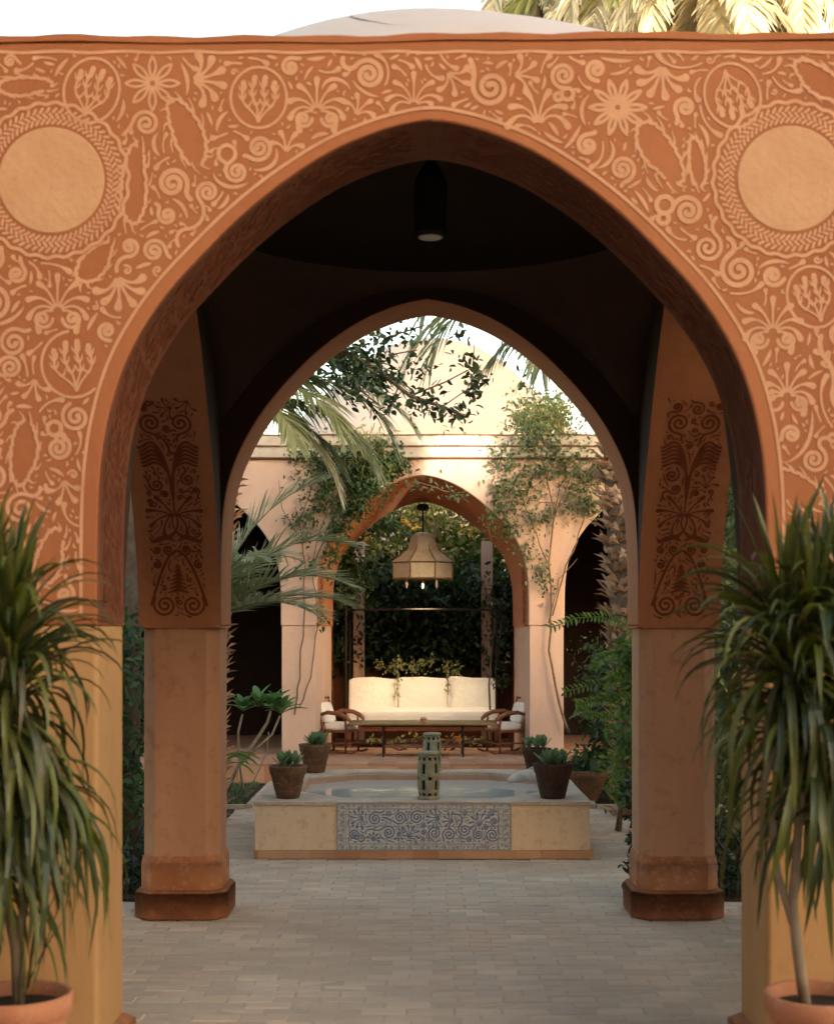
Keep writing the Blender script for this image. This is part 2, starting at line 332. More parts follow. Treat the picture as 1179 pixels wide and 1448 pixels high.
# ------------------------------------------------------------------ scroll ornament: strokes with real outlines, packed into a region
class Ornament:
    def __init__(s, x0, z0, x1, z1, res=.004, k=1.0, gap=.006, halo=.0045, wmin=.0):
        s.x0, s.z0, s.res, s.k, s.gap, s.halo = x0, z0, res, k, gap, halo
        s.nx = int((x1-x0)/res); s.nz = int((z1-z0)/res)
        s.occ = np.zeros((s.nz, s.nx), bool); s.top = []; s.under = []
    def idx(s, x, z): return int((x-s.x0)/s.res), int((z-s.z0)/s.res)
    def block(s, fn):
        zz, xx = np.mgrid[0:s.nz, 0:s.nx]
        s.occ |= fn(s.x0+(xx+.5)*s.res, s.z0+(zz+.5)*s.res)
    def mark(s, x, z, r):
        i, j = s.idx(x, z); n = int(r/s.res)+1
        a, b = max(j-n, 0), min(j+n+1, s.nz); c, d = max(i-n, 0), min(i+n+1, s.nx)
        if a >= b or c >= d: return
        yy, xx = np.ogrid[a:b, c:d]; s.occ[a:b, c:d] |= ((yy-j)**2+(xx-i)**2)*s.res**2 <= r*r
    def free(s, x, z, r):
        i, j = s.idx(x, z); n = int(r/s.res)
        if i-n < 0 or j-n < 0 or i+n >= s.nx or j+n >= s.nz: return False
        yy, xx = np.ogrid[-n:n+1, -n:n+1]
        return not (s.occ[j-n:j+n+1, i-n:i+n+1] & (yy*yy+xx*xx <= n*n)).any()
    def stroke(s, pts, w, mark=True, taper=None, closed=False):
        n = len(pts)
        if n < 2: return
        if s.mask is not None:
            keep = []
            for p in pts:
                i, j = s.idx(*p)
                if 0 <= i < s.nx and 0 <= j < s.nz and s.mask[j, i]: break
                keep.append(p)
            pts = keep; n = len(pts)
            if n < 2: return
        W = []
        for i in range(n):
            t = i/(n-1)
            if taper == 'both': f = math.sin(PI*min(max(t, .02), .98))**.55
            elif taper == 'end': f = max(.18, 1-t)**.6
            elif taper == 'start': f = max(.18, t)**.6
            elif taper == 'bulb': f = .55+.9*max(0, (t-.65)/.35)**1.0
            elif taper == 'leaf': f = max(.15, math.sin(PI*min(1, .08+t*.92))**.8)*1.6
            else: f = 1
            W.append(w*f)
        s.top.append((list(pts), W, closed)); s.under.append((list(pts), [x+2*s.halo for x in W], closed))
        if mark:
            for (x, z), ww in zip(pts, W): s.mark(x, z, ww/2+s.gap)
    def poly(s, pts, under=True):           # filled shape (outline) in the top colour
        s.top.append(('poly', pts))
    # --- motifs
    def spiral(s, x, z, R, w, turns=1.6, a0=0, hand=1, tail=True):
        w = min(w, R*.54/turns); pts = []; n = int(22*turns)
        for i in range(n+1):
            t = i/n; r = R*(1-.86*t**.9)-w*.5*(1-t); a = a0+hand*2*PI*turns*t
            pts.append((x+r*math.cos(a), z+r*math.sin(a)))
        pre = []
        if tail:
            p = pts[0]; q = pts[1]; ang = math.atan2(p[1]-q[1], p[0]-q[0]); cur = list(p); bend = hand*random.uniform(.5, 5)/max(R, .02)*.18
            L = random.uniform(2.0, 6.5)*R; d = 0; flip = random.uniform(.35, .8)*L; st = s.res*1.5
            while d < L:
                cur = [cur[0]+math.cos(ang)*st, cur[1]+math.sin(ang)*st]; ang += bend*st*3*(1 if d < flip else -1.6); d += st
                if not s.free(cur[0]+math.cos(ang)*w*.8, cur[1]+math.sin(ang)*w*.8, s.res*1.01): break
                pre.append(tuple(cur))
        allp = pre[::-1]+pts
        s.stroke(allp, w, taper=None if not pre else None)
        step = max(4, int(.030/(s.res*1.5)))
        if len(pre) > step and R > .02*s.scale:
            for k in range(step//2, len(pre)-1, step):      # leafy barbs along the stem
                p0_, p1_ = pre[k], pre[k+1]; ta = math.atan2(p1_[1]-p0_[1], p1_[0]-p0_[0])
                for h in (-1, 1):
                    lb = random.uniform(.018, .034)*max(.45, s.scale); a1 = ta+h*.95
                    q1 = (p0_[0]+math.cos(a1)*lb*.75, p0_[1]+math.sin(a1)*lb*.75); q2 = (q1[0]+math.cos(a1-h*.7)*lb*.5, q1[1]+math.sin(a1-h*.7)*lb*.5)
                    if s.free(q1[0]+math.cos(a1)*w*.3, q1[1]+math.sin(a1)*w*.3, s.res*1.01) and s.free(q2[0], q2[1], w*.4): s.stroke([p0_, ((p0_[0]+q1[0])/2, (p0_[1]+q1[1])/2), q1, q2], w*.8, taper='bulb')
        s.mark(x, z, R*.75)
        c = pts[-1]; s.stroke([(c[0]-w*.1, c[1]), (c[0]+w*.1, c[1]+w*.05)], w*1.35, mark=False)
        return pre
    def plumes(s, x, z, R, w, a0=PI/2, n=7, spread=2.6, curl=.9, base=.15):
        for i in range(n):
            u = (i/(n-1)-.5); a = a0+u*spread; L = R*(1-.22*abs(u)*2)
            pts = []
            for k in range(9):
                t = k/8; aa = a+curl*u*2*t*t; rr = R*base+(L-R*base)*t
                pts.append((x+rr*math.cos(aa), z+rr*math.sin(aa)))
            s.stroke(pts, w, taper='bulb')
    def palmette(s, x, z, R, w, a0=PI/2):
        s.plumes(x, z, R, w*1.05, a0, n=9, spread=3.0)
        for h in (-1, 1):
            cx = x+math.cos(a0-PI/2)*h*R*.42-math.cos(a0)*R*.22; cz = z+math.sin(a0-PI/2)*h*R*.42-math.sin(a0)*R*.22
            s.spiral(cx, cz, R*.34, w*.9, 1.5, a0+PI/2*(1 if h > 0 else -1), hand=h, tail=False)
    def flower(s, x, z, R, w, n=8):
        for i in range(n):
            a = 2*PI*i/n
            for h in (-1, 1):
                pts = [(x+R*t*math.cos(a+h*.9*math.sin(PI*t)/n*1.9), z+R*t*math.sin(a+h*.9*math.sin(PI*t)/n*1.9)) for t in [.2+.8*k/8 for k in range(9)]]
                s.stroke(pts, w*.72)
        s.ring(x, z, R*.16, w*.8)
        s.mark(x, z, R)
    def ring(s, x, z, R, w, n=32, rz=1.0, ang=0):
        pts = [(x+R*math.cos(2*PI*i/n)*math.cos(ang)-R*rz*math.sin(2*PI*i/n)*math.sin(ang), z+R*math.cos(2*PI*i/n)*math.sin(ang)+R*rz*math.sin(2*PI*i/n)*math.cos(ang)) for i in range(n+1)]
        s.stroke(pts, w)
    def medallion(s, x, z, R, w, a0=PI/2, rz=.85):
        s.ring(x, z, R, w*.6, rz=rz, ang=a0)
        ca, sa = math.cos(a0), math.sin(a0); L2 = lambda u, v: (x+ca*u-sa*v, z+sa*u+ca*v)
        for j, f in enumerate((-.62, -.22, .2, .60)):   # antler-like stems with barbs
            ln = 1.55-.45*abs(f); path = lambda t, f=f, ln=ln: (-R*.80+R*ln*t, rz*R*f*(math.sin(t*1.9)*1.0)+R*.05*math.sin(t*9+j))
            s.stroke([L2(*path(k/10)) for k in range(11)], w*.85, mark=False, taper='bulb')
            for bb in (.38, .58, .78):
                p = path(bb)
                for h in (-1, 1):
                    if abs(p[1]+h*R*.2)/rz > R*.82: continue
                    s.stroke([L2(p[0], p[1]), L2(p[0]+R*.08, p[1]+h*R*.09), L2(p[0]+R*.20, p[1]+h*R*.13)], w*.7, mark=False, taper='end')
        s.block_ellipse(x, z, R, R*rz, a0)
    def block_ellipse(s, x, z, a, b, ang):
        def fn(X, Z):
            u = (X-x)*math.cos(ang)+(Z-z)*math.sin(ang); v = -(X-x)*math.sin(ang)+(Z-z)*math.cos(ang)
            return (u/a)**2+(v/b)**2 < 1
        s.block(fn)
    def blotch(s, x, z, a, b, ang, w, teeth=9):
        """plain ground patch ringed by a toothed pale edge"""
        n = teeth*8; pts = []; ph = random.uniform(0, 6)
        for i in range(n+1):
            q = 2*PI*i/n; e = 1+.09*math.sin(2*q+ph)+.05*math.sin(3*q+ph*2); tooth = .10*((q*teeth/PI) % 1.0)
            u = a*math.cos(q)*(e-tooth); v = b*math.sin(q)*(e-tooth*1.4)
            pts.append((x+u*math.cos(ang)-v*math.sin(ang), z+u*math.sin(ang)+v*math.cos(ang)))
        s.stroke(pts[:int(n*.93)], w*.85)
        t2 = int(teeth*1.4)
        for i in range(t2):
            q = 2*PI*i/t2; q2 = q+.28; k1, k2 = 1.0, 1.30
            s.stroke([(x+a*k*math.cos(p)*math.cos(ang)-b*k*math.sin(p)*math.sin(ang), z+a*k*math.cos(p)*math.sin(ang)+b*k*math.sin(p)*math.cos(ang)) for k, p in ((k1, q), (1.15, q+.1), (k2, q2))], w*.75, mark=True, taper='end')
        s.block_ellipse(x, z, a, b, ang)
    def worms(s, x0, z0, x1, z1, w, n, lmax=.3, lmin=.035):
        r = w/2+s.gap*.6
        for _ in range(n):
            x = random.uniform(x0, x1); z = random.uniform(z0, z1)
            if not s.free(x, z, r+s.gap*.4): continue
            a = random.uniform(0, 2*PI); best = None
            for tr in range(5):
                a = random.uniform(0, 2*PI); cur = random.choice((-1, 1))*random.uniform(3, 14); turn = 0; pts = [(x, z)]; p = [x, z]; aa = a; L = 0
                while L < lmax:
                    aa += cur*.007; turn += abs(cur)*.007; cur *= 1.035;
                    if turn > 5.2: break
                    q = (p[0]+math.cos(aa)*.007, p[1]+math.sin(aa)*.007)
                    if not s.free(q[0], q[1], r): break
                    p = list(q); pts.append(q); L += .007
                    if abs(cur) > 42: break
                if best is None or len(pts) > len(best): best = pts
            if best and len(best)*.007 > lmin: s.stroke(best, w, taper='bulb' if random.random() < .5 else 'both')
    def comma(s, x, z, R, w):
        a = random.uniform(0, 2*PI); c = random.choice((-1, 1))*random.uniform(.6, 1.8); pts = []
        for k in range(8):
            t = k/7-.5; aa = a+c*t; pts.append((x+R*1.7*t*math.cos(aa), z+R*1.7*t*math.sin(aa)))
        s.stroke(pts, w, taper='leaf'); s.mark(x, z, R*.8)
    def fill(s, x0, z0, x1, z1, radii, w, tries=900, kinds=None):
        for R in radii:
            m = int(tries*(.07/max(R, .02))**1.1*s.k)
            for _ in range(m):
                x = random.uniform(x0, x1); z = random.uniform(z0, z1)
                if not s.free(x, z, R): continue
                q = random.random(); a = random.uniform(0, 2*PI)
                ww = min(w, R*.40)
                if R >= .055*s.scale:
                    if q < .82: s.spiral(x, z, R, ww, 1.9, a, random.choice((-1, 1)))
                    elif q < 2: s.plumes(x-math.cos(a)*R*.8, z-math.sin(a)*R*.8, R*1.8, ww*1.15, a, n=6, spread=1.5, curl=.5, base=.1)
                    elif q < .97: s.blotch(x, z, R, R*.62, a, ww*1.0)
                    else: s.flower(x, z, R, ww)
                elif R >= .028*s.scale:
                    if q < .72: s.spiral(x, z, R, ww, 1.5, a, random.choice((-1, 1)))
                    else: s.plumes(x-math.cos(a)*R*.9, z-math.sin(a)*R*.9, R*1.9, ww*.9, a, n=4, spread=1.2, curl=.5, base=.1)
                elif R >= .016*s.scale: s.spiral(x, z, R, ww, 1.0, a, random.choice((-1, 1)))
                else: s.comma(x, z, R, ww*1.1)
    scale = 1.0; mask = None
    def _mesh(s, items, off, jit, place):
        V = []; F = []
        for it in items:
            o = off+random.random()*jit
            if it[0] == 'poly':
                n = len(V); V += [place(a, b, o) for a, b in it[1]]; c = len(V)-n
                continue
            pts, W, closed = it
            n = len(V); m = len(pts)
            for i in range(m):
                a = pts[max(i-1, 0)]; b = pts[min(i+1, m-1)]
                if closed or (abs(pts[0][0]-pts[-1][0])+abs(pts[0][1]-pts[-1][1]) < 1e-6):
                    if i == 0 or i == m-1: a, b = pts[-2], pts[1]
                dx, dz = b[0]-a[0], b[1]-a[1]; l = math.hypot(dx, dz) or 1; nx, nz = -dz/l*W[i]/2, dx/l*W[i]/2
                oo = o+i*1.2e-5; V.append(place(pts[i][0]+nx, pts[i][1]+nz, oo)); V.append(place(pts[i][0]-nx, pts[i][1]-nz, oo))
            for i in range(m-1): F.append((n+2*i, n+2*i+1, n+2*i+3, n+2*i+2))
            # round ends
            if not (abs(pts[0][0]-pts[-1][0])+abs(pts[0][1]-pts[-1][1]) < 1e-6):
                for e, (p, q) in enumerate(((pts[0], pts[1]), (pts[-1], pts[-2]))):
                    a0 = math.atan2(p[1]-q[1], p[0]-q[0]); r = W[0 if e == 0 else -1]/2; b0 = len(V); o = o+(0 if e == 0 else m*1.2e-5+1e-5)
                    for k in range(5):
                        a = a0-PI/2+PI*k/4; V.append(place(p[0]+r*math.cos(a), p[1]+r*math.sin(a), o))
                    F.append((b0, b0+1, b0+2, b0+3)); F.append((b0, b0+3, b0+4, b0))
        F = [f if len(set(f)) == 4 else f[:3] for f in F]
        return V, F
    def build(s, name, place, parent, top, under=None, off=.003, jit=.0022):
        outs = []
        if under:
            V, F = s._mesh(s.under, off*.35, off*.35, place); outs.append(mkmesh(name+'_groove', V, F, under, parent))
        V, F = s._mesh(s.top, off, jit, place); outs.append(mkmesh(name, V, F, top, parent))
        for o in outs: o['kind'] = 'stuff'
        return outs
def mkmesh(name, V, F, m, parent=None):
    me = bpy.data.meshes.new(name); me.from_pydata([tuple(v) for v in V], [], F); me.update(); me.materials.append(m)
    o = bpy.data.objects.new(name, me); COL.objects.link(o)
    if parent is not None: o.parent = parent
    return o

# ------------------------------------------------------------------ the pavilion
D0, D1, D2, D3 = 5.5, 5.97, 8.80, 9.27       # near wall front/back, mid wall front/back
HW, OW = 1.24, 1.73                          # half opening, outer half width
ZT = ZI+2.18
pav = thing('garden_pavilion', 'terracotta arched pavilion covered in cream scroll ornament, with a low dome', 'pavilion', (0, 0, 0))
pl_xy = lambda a, z, t: (a, t, z)
near_top = lambda a: ZT+.004*math.sin(a*3)+.003*math.sin(a*9+1)+.005*a
arch_wall([(-OW, OW, 0, PROF_NEAR)], ZI, ZT, D0, D1, pl_xy, zt_fn=near_top).build('arched_front_wall', M['orange'], pav, bevel=.014, seg=3)
def slot_by(o, m, fn):
    o.data.materials.append(m)
    for p in o.data.polygons:
        if fn(p): p.material_index = 1
slot_by(bpy.data.objects['arched_front_wall'], M['orange_shade'], lambda p: D0+.01 < p.center.y < D1-.01 and abs(p.center.x) < 1.25 and p.center.z < ZT-.1 or p.center.y > D1-.01)
arch_wall([(-OW, OW, 0, PROF_MID)], ZI, ZT, D2, D3, pl_xy).build('arched_rear_wall', M['tan'], pav, bevel=.014, seg=3)
slot_by(bpy.data.objects['arched_rear_wall'], M['wallin_shade'], lambda p: p.center.y < D2+.01)
YC = (D1+D2)/2
for sd in (-1, 1):
    pls = lambda a, z, t, sd=sd: (sd*t, YC+a, z)
    arch_wall([(-(D2-D1)/2, (D2-D1)/2, 0, PROF_SIDE)], ZI, ZT, HW+.001, OW-.002, pls, ends=False).build('arched_side_wall', M['tan'], pav, merge=True, autos=40)
for o in list(bpy.data.objects):
    if o.name.startswith('arched_side_wall'): slot_by(o, M['wallin_shade'], lambda p: abs(p.center.x) < HW+.01)
# coping along the near top
mb = MB()
N = 40
for i in range(N):
    a0 = -OW-.02+(2*OW+.04)*i/N; a1 = -OW-.02+(2*OW+.04)*(i+1)/N
    z0a, z1a = near_top(a0)-.004, near_top(a1)-.004
    r0 = .024+.004*math.sin(i*1.7); r1 = .024+.004*math.sin((i+1)*1.7)
    vs = []
    for a, zb, r in ((a0, z0a, r0), (a1, z1a, r1)):
        vs += [(a, D0-.007, zb), (a, D0-.007, zb+r), (a, D1+.018, zb+r), (a, D1+.018, zb)]
    mb.add(vs, [(0, 4, 5, 1), (1, 5, 6, 2), (2, 6, 7, 3), (3, 7, 4, 0)])
mb.add([(-OW-.02, D0-.007, ZT-.03), (-OW-.02, D1, ZT-.03), (-OW-.02, D1, ZT+.02), (-OW-.02, D0-.007, ZT+.02)], [(0, 1, 2, 3)])
mb.build('coping', M['orange'], pav, merge=True, autos=30)
for (cx, cy, sx, sy) in ((0, D3, 2*OW+.04, .12),): pass
# ceiling with round opening, and the dome shell above it
mb = MB(); n = 48; vs = []; fs = []
NR = 7; n = 72
for k in range(n):                            # pendentives: the vault comes down low in the four corners
    q = 2*PI*k/n; c, s_ = math.cos(q), math.sin(q); m_ = max(abs(c), abs(s_)); t_ = min(abs(c), abs(s_))/m_
    for j in range(NR+1):
        f = j/NR; ox, oy = (HW+.01)*c/m_, (YC-D1+.01)*s_/m_
        vs.append((1.16*c*(1-f)+ox*f, YC+1.16*s_*(1-f)+oy*f, 3.80-.04*f-.78*t_**2.2*math.sin(f*PI/2)**1.6))
for k in range(n):
    for j in range(NR):
        a, b = k*(NR+1)+j, ((k+1) % n)*(NR+1)+j; fs.append((a, a+1, b+1, b))
mb.add(vs, fs); mb.build('ceiling', M['wallin_shade'], pav, smooth=True)
mb = MB(); prof = []
for i in range(15):
    t = i/14; prof.append((1.16*math.cos(t*PI/2) if i < 14 else .001, 3.795+.64*math.sin(t*PI/2)))
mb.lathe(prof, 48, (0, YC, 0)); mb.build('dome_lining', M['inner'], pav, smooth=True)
mb = MB(); R = 2.2; zc = 4.655-R; prof = []
for i in range(20):
    r = 1.69*(1-i/19); prof.append((max(r, .001), zc+math.sqrt(R*R-r*r)))
mb.lathe(prof, 64, (0, YC, 0)); mb.build('dome', M['domec'], pav, smooth=True)
mb = MB(); mb.lathe([(1.715, 3.80), (1.715, 3.84), (1.69, 3.85), (1.66, 3.83)], 64, (0, YC, 0)); mb.build('dome_drum', M['domec'], pav, autos=30)
# low swelling of plaster on the right flank of the dome, edged by a thin dark line
mb = MB(); prof = []
for i in range(12):
    r = .68*(1-i/11); prof.append((max(r, .001), .12*(1-(r/.68)**2)))
mb.lathe(prof, 40); o = mb.build('dome_swelling', M['domec'], pav, smooth=True); o.location = (.42, YC-.95, 4.30); o.rotation_euler = (math.radians(24), math.radians(8), 0); o.scale = (1.15, .8, .8)
# flat roof ring outside the lining
mb = MB(); vs = []; fs = []
for k in range(n):
    q = 2*PI*k/n; c, s_ = math.cos(q), math.sin(q); m_ = max(abs(c), abs(s_))
    vs += [(1.60*c, YC+1.60*s_, 3.90), ((OW-.03)*c/m_, YC+(YC-D0-.03)*s_/m_, 3.905)]
for k in range(n):
    a, b = 2*k, 2*((k+1) % n); fs.append((a, a+1, b+1, b))
mb.add(vs, fs); mb.build('roof', M['domec'], pav)

def octo(cx, cy, hx, hy, ch):
    return [(cx-hx+ch, cy-hy), (cx+hx-ch, cy-hy), (cx+hx, cy-hy+ch), (cx+hx, cy+hy-ch), (cx+hx-ch, cy+hy), (cx-hx+ch, cy+hy), (cx-hx, cy+hy-ch), (cx-hx, cy-hy+ch)]
PC = (HW+OW)/2; PH = (OW-HW)/2
for sd in (-1, 1):
    # near pillars: plain ochre
    y = (D0+D1)/2; hy = (D1-D0)/2
    MB().prism(octo(sd*PC, y, PH-.004, hy-.004, .012), .19, ZI-.001).build('pillar_shaft', M['ochre'], pav, bevel=.01, seg=2)
    q = MB().prism(octo(sd*PC, y, PH+.05, hy+.045, .05), .004, .17); q.prism(octo(sd*PC, y, PH+.05, hy+.045, .05), .17, .19, octo(sd*PC, y, PH+.012, hy+.012, .03)); q.build('plinth', M['base'], pav, bevel=.008, merge=True)
    # rear pillars: chamfered shaft, pedestal, plinth
    y = (D2+D3)/2; hy = (D3-D2)/2
    MB().prism(octo(sd*PC, y, PH-.016, hy-.016, .075), .36, ZI-.012).build('pillar_shaft', M['shaft'], pav, bevel=.006, seg=2)
    MB().prism(octo(sd*PC, y, PH+.002, hy, .03), ZI-.012, ZI-.001).build('impost', M['tan'], pav)
    MB().prism(octo(sd*PC, y, PH-.002, hy-.002, .07), .15, .33).prism(octo(sd*PC, y, PH-.002, hy-.002, .07), .33, .375, octo(sd*PC, y, PH-.012, hy-.012, .075)).build('pedestal', M['base'], pav, bevel=.006, merge=True)
    MB().prism(octo(sd*PC, y, PH+.034, hy+.034, .09), .004, .15, octo(sd*PC, y, PH+.036, hy+.036, .09)).prism(octo(sd*PC, y, PH+.036, hy+.036, .09), .15, .175, octo(sd*PC, y, PH+.015, hy+.015, .075)).build('plinth', M['plinth'], pav, bevel=.008, merge=True)

# dark red band at the foot of the patterned face
# ---- ornament on the near face
def prof_w(h, prof):                       # half width of the opening at height h
    if h <= 0: return prof[0][0]
    for (x1, h1), (x2, h2) in zip(prof, prof[1:]):
        if h1 <= h <= h2: return x1+(x2-x1)*(h-h1)/max(h2-h1, 1e-9)
    return -1
pts_full = smooth_prof(PROF_NEAR, 6); border = []
orn = Ornament(-OW+.01, ZI+.03, OW-.01, ZT-.03, gap=.0048, halo=.0030)
PA = np.array([(x*s, ZI+h) for s in (-1, 1) for x, h in pts_full])
def near_block(X, Z):
    m = np.zeros(X.shape, bool)
    d = np.full(X.shape, 9.0, np.float32)
    for px, pz in PA[::1]: d = np.minimum(d, (X-px)**2+(Z-pz)**2)
    m |= d < (.046+.016*np.clip((ZI+1.85-Z)/.9, 0, 1))**2
    hh = Z-ZI; xs = np.array([x for x, h in pts_full]); hs = np.array([h for x, h in pts_full])
    wv = np.interp(hh, hs, xs, left=1.24, right=-1); m |= (np.abs(X) < wv)
    return m
orn.block(near_block)
CW = .0186
# border line that follows the arch, and the line under the coping
for s_ in (-1, 1):
    bp = []
    for i, (x, h) in enumerate(pts_full):
        a = pts_full[max(i-1, 0)]; b = pts_full[min(i+1, len(pts_full)-1)]; dx, dz = b[0]-a[0], b[1]-a[1]; l = math.hypot(dx, dz) or 1
        nx, nz = (dz/l, -dx/l)
        if i == len(pts_full)-1: nx, nz = 0, 1
        bo = .050+.016*min(1, max(0, (1.85-h)/.9)); q = (x+nx*bo, ZI+h+nz*bo)
        if q[0] >= 0 and q[1] < ZT-.04: bp.append((s_*q[0], q[1]))
    orn.stroke([p for p in bp if p[1] > ZI+.03], .013)
orn.stroke([(-OW+.02+i*.04, ZT-.045+.003*math.sin(i)) for i in range(87)], .012)
W2 = lambda px, py: ((px-600)*D0/FPX+CAMX, CAMZ+(885-py)*D0/FPX)
k_ = D0/FPX
orn.mask = orn.occ.copy()
for cpx, cpy in ((73, 255), (1117, 253)):
    cx, cz = W2(cpx, cpy); R = 75*k_
    orn.block_ellipse(cx, cz, R, R, 0)
    n = 66
    for ring_i, (rr, sh) in enumerate(((83, 0), (91, .5), (99, 0))):
        for i in range(n):
            a = 2*PI*(i+sh)/n; x = cx+rr*k_*math.cos(a); z = cz+rr*k_*math.sin(a); t = a+.7*(1 if ring_i % 2 else -1)
            orn.stroke([(x-.009*math.cos(t), z-.009*math.sin(t)), (x+.009*math.cos(t), z+.009*math.sin(t))], .011, mark=False)
    orn.block_ellipse(cx, cz, 106*k_, 106*k_, 0)
    nn = 120; orn.stroke([(cx+(109+1.8*math.sin(i*2*PI/nn*26))*k_*math.cos(2*PI*i/nn), cz+(109+1.8*math.sin(i*2*PI/nn*26))*k_*math.sin(2*PI*i/nn)) for i in range(nn+1)], .014)
    d = MB(); d.lathe([(R, 0), (R-.002, .0022), (.001, .0022)], 64); o = d.build('blank_disc', M['disc'], pav, autos=40)
    o.location = (cx, D0-.0005, cz); o.rotation_euler = (PI/2, 0, 0)
def mot(kind, px, py, r, *a, **k):
    x, z = W2(px, py); getattr(orn, kind)(x, z, r*k_, *a, **k)
mot('medallion', 130, 128, 46, CW, PI*.42); mot('flower', 216, 118, 38, CW*.8); mot('medallion', 366, 138, 43, CW, PI/2, rz=.92)
mot('palmette', 448, 158, 46, CW*.9); mot('medallion', 104, 515, 47, CW, PI*.55, rz=.95); mot('palmette', 82, 440, 50, CW*.85)
mot('flower', 873, 152, 40, CW, n=10); mot('medallion', 1035, 135, 46, CW, -PI*.40); mot('palmette', 1092, 470, 48, CW*.9)
mot('palmette', 1112, 560, 44, CW*.9); mot('plumes', 760, 180, 55, CW, PI/2, n=6, spread=1.3); mot('medallion', 1150, 420, 44, CW, PI*.6)
mot('plumes', 585, 150, 46, CW*.8, PI/2, n=7, spread=2.2)
for (px, py, a, b, an) in ((265, 188, 48, 24, -1.15), (190, 262, 55, 20, 1.5), (134, 372, 36, 18, 1.0), 
                           (932, 215, 50, 24, -1.05), (1160, 115, 45, 20, -.5), (985, 230, 34, 13, -1.4), (35, 122, 38, 14, 0), (34, 640, 46, 20, 1.55), (1125, 690, 40, 22, -.6), (1120, 770, 40, 20, .3), (70, 790, 42, 20, 1.2)):
    x, z = W2(px, py); orn.blotch(x, z, a*k_, b*k_, an, CW*.85)
for (px, py, r, a, h) in ((283, 137, 20, 2, 1), (285, 200, 1, 0, 1), (176, 182, 20, 1, -1), (207, 175, 22, 3, -1), (254, 245, 27, 1, 1), (310, 205, 24, 0, -1), (335, 243, 20, 2, 1), (294, 272, 19, 4, -1), (213, 310, 24, 1.5, 1), (218, 355, 20, 0, 1), (168, 310, 17, 3, 1),
                          (952, 175, 20, 0, 1), (882, 210, 20, 2, -1), (995, 250, 20, 1, -1), (925, 295, 22, 4, 1), (740, 160, 16, 0, 1), (695, 170, 18, 3, -1), (812, 212, 22, 2, 1), (1000, 350, 24, 1, -1), (20, 485, 24, 1, 1), (15, 520, 20, 3, -1), (108, 590, 24, 2, 1), (112, 640, 22, 0, -1), (30, 720, 26, 1, 1),
                          (1102, 575, 20, 0, 1), (1095, 640, 24, 3, -1), (1140, 590, 22, 2, 1), (1150, 650, 22, 1, -1), (500, 160, 18, 0, -1), (545, 143, 16, 2, 1), (620, 145, 16, 1, -1), (470, 182, 1, 0, 1)):
    if r > 4:
        x, z = W2(px, py)
        if orn.free(x, z, r*k_*.72): orn.spiral(x, z, r*k_, CW*.82, 1.8, a, h)
orn.fill(-OW+.02, ZI+.04, OW-.02, ZT-.04, [.080, .068, .058, .050, .044], CW*1.05, tries=1700)
orn.worms(-OW+.02, ZI+.04, OW-.02, ZT-.04, .016, 6000, .34, .06)
orn.fill(-OW+.02, ZI+.04, OW-.02, ZT-.04, [.044, .036, .030, .025], CW*.95, tries=1700)
orn.worms(-OW+.02, ZI+.04, OW-.02, ZT-.04, .0128, 12000, .2, .035)
orn.fill(-OW+.02, ZI+.04, OW-.02, ZT-.04, [.021, .017, .014, .0115, .0095], CW*.9, tries=1900)
orn.build('scroll_relief', lambda a, z, o: (a, D0-o, z), pav, M['cream'], M['groove'], off=.0012, jit=.0006)

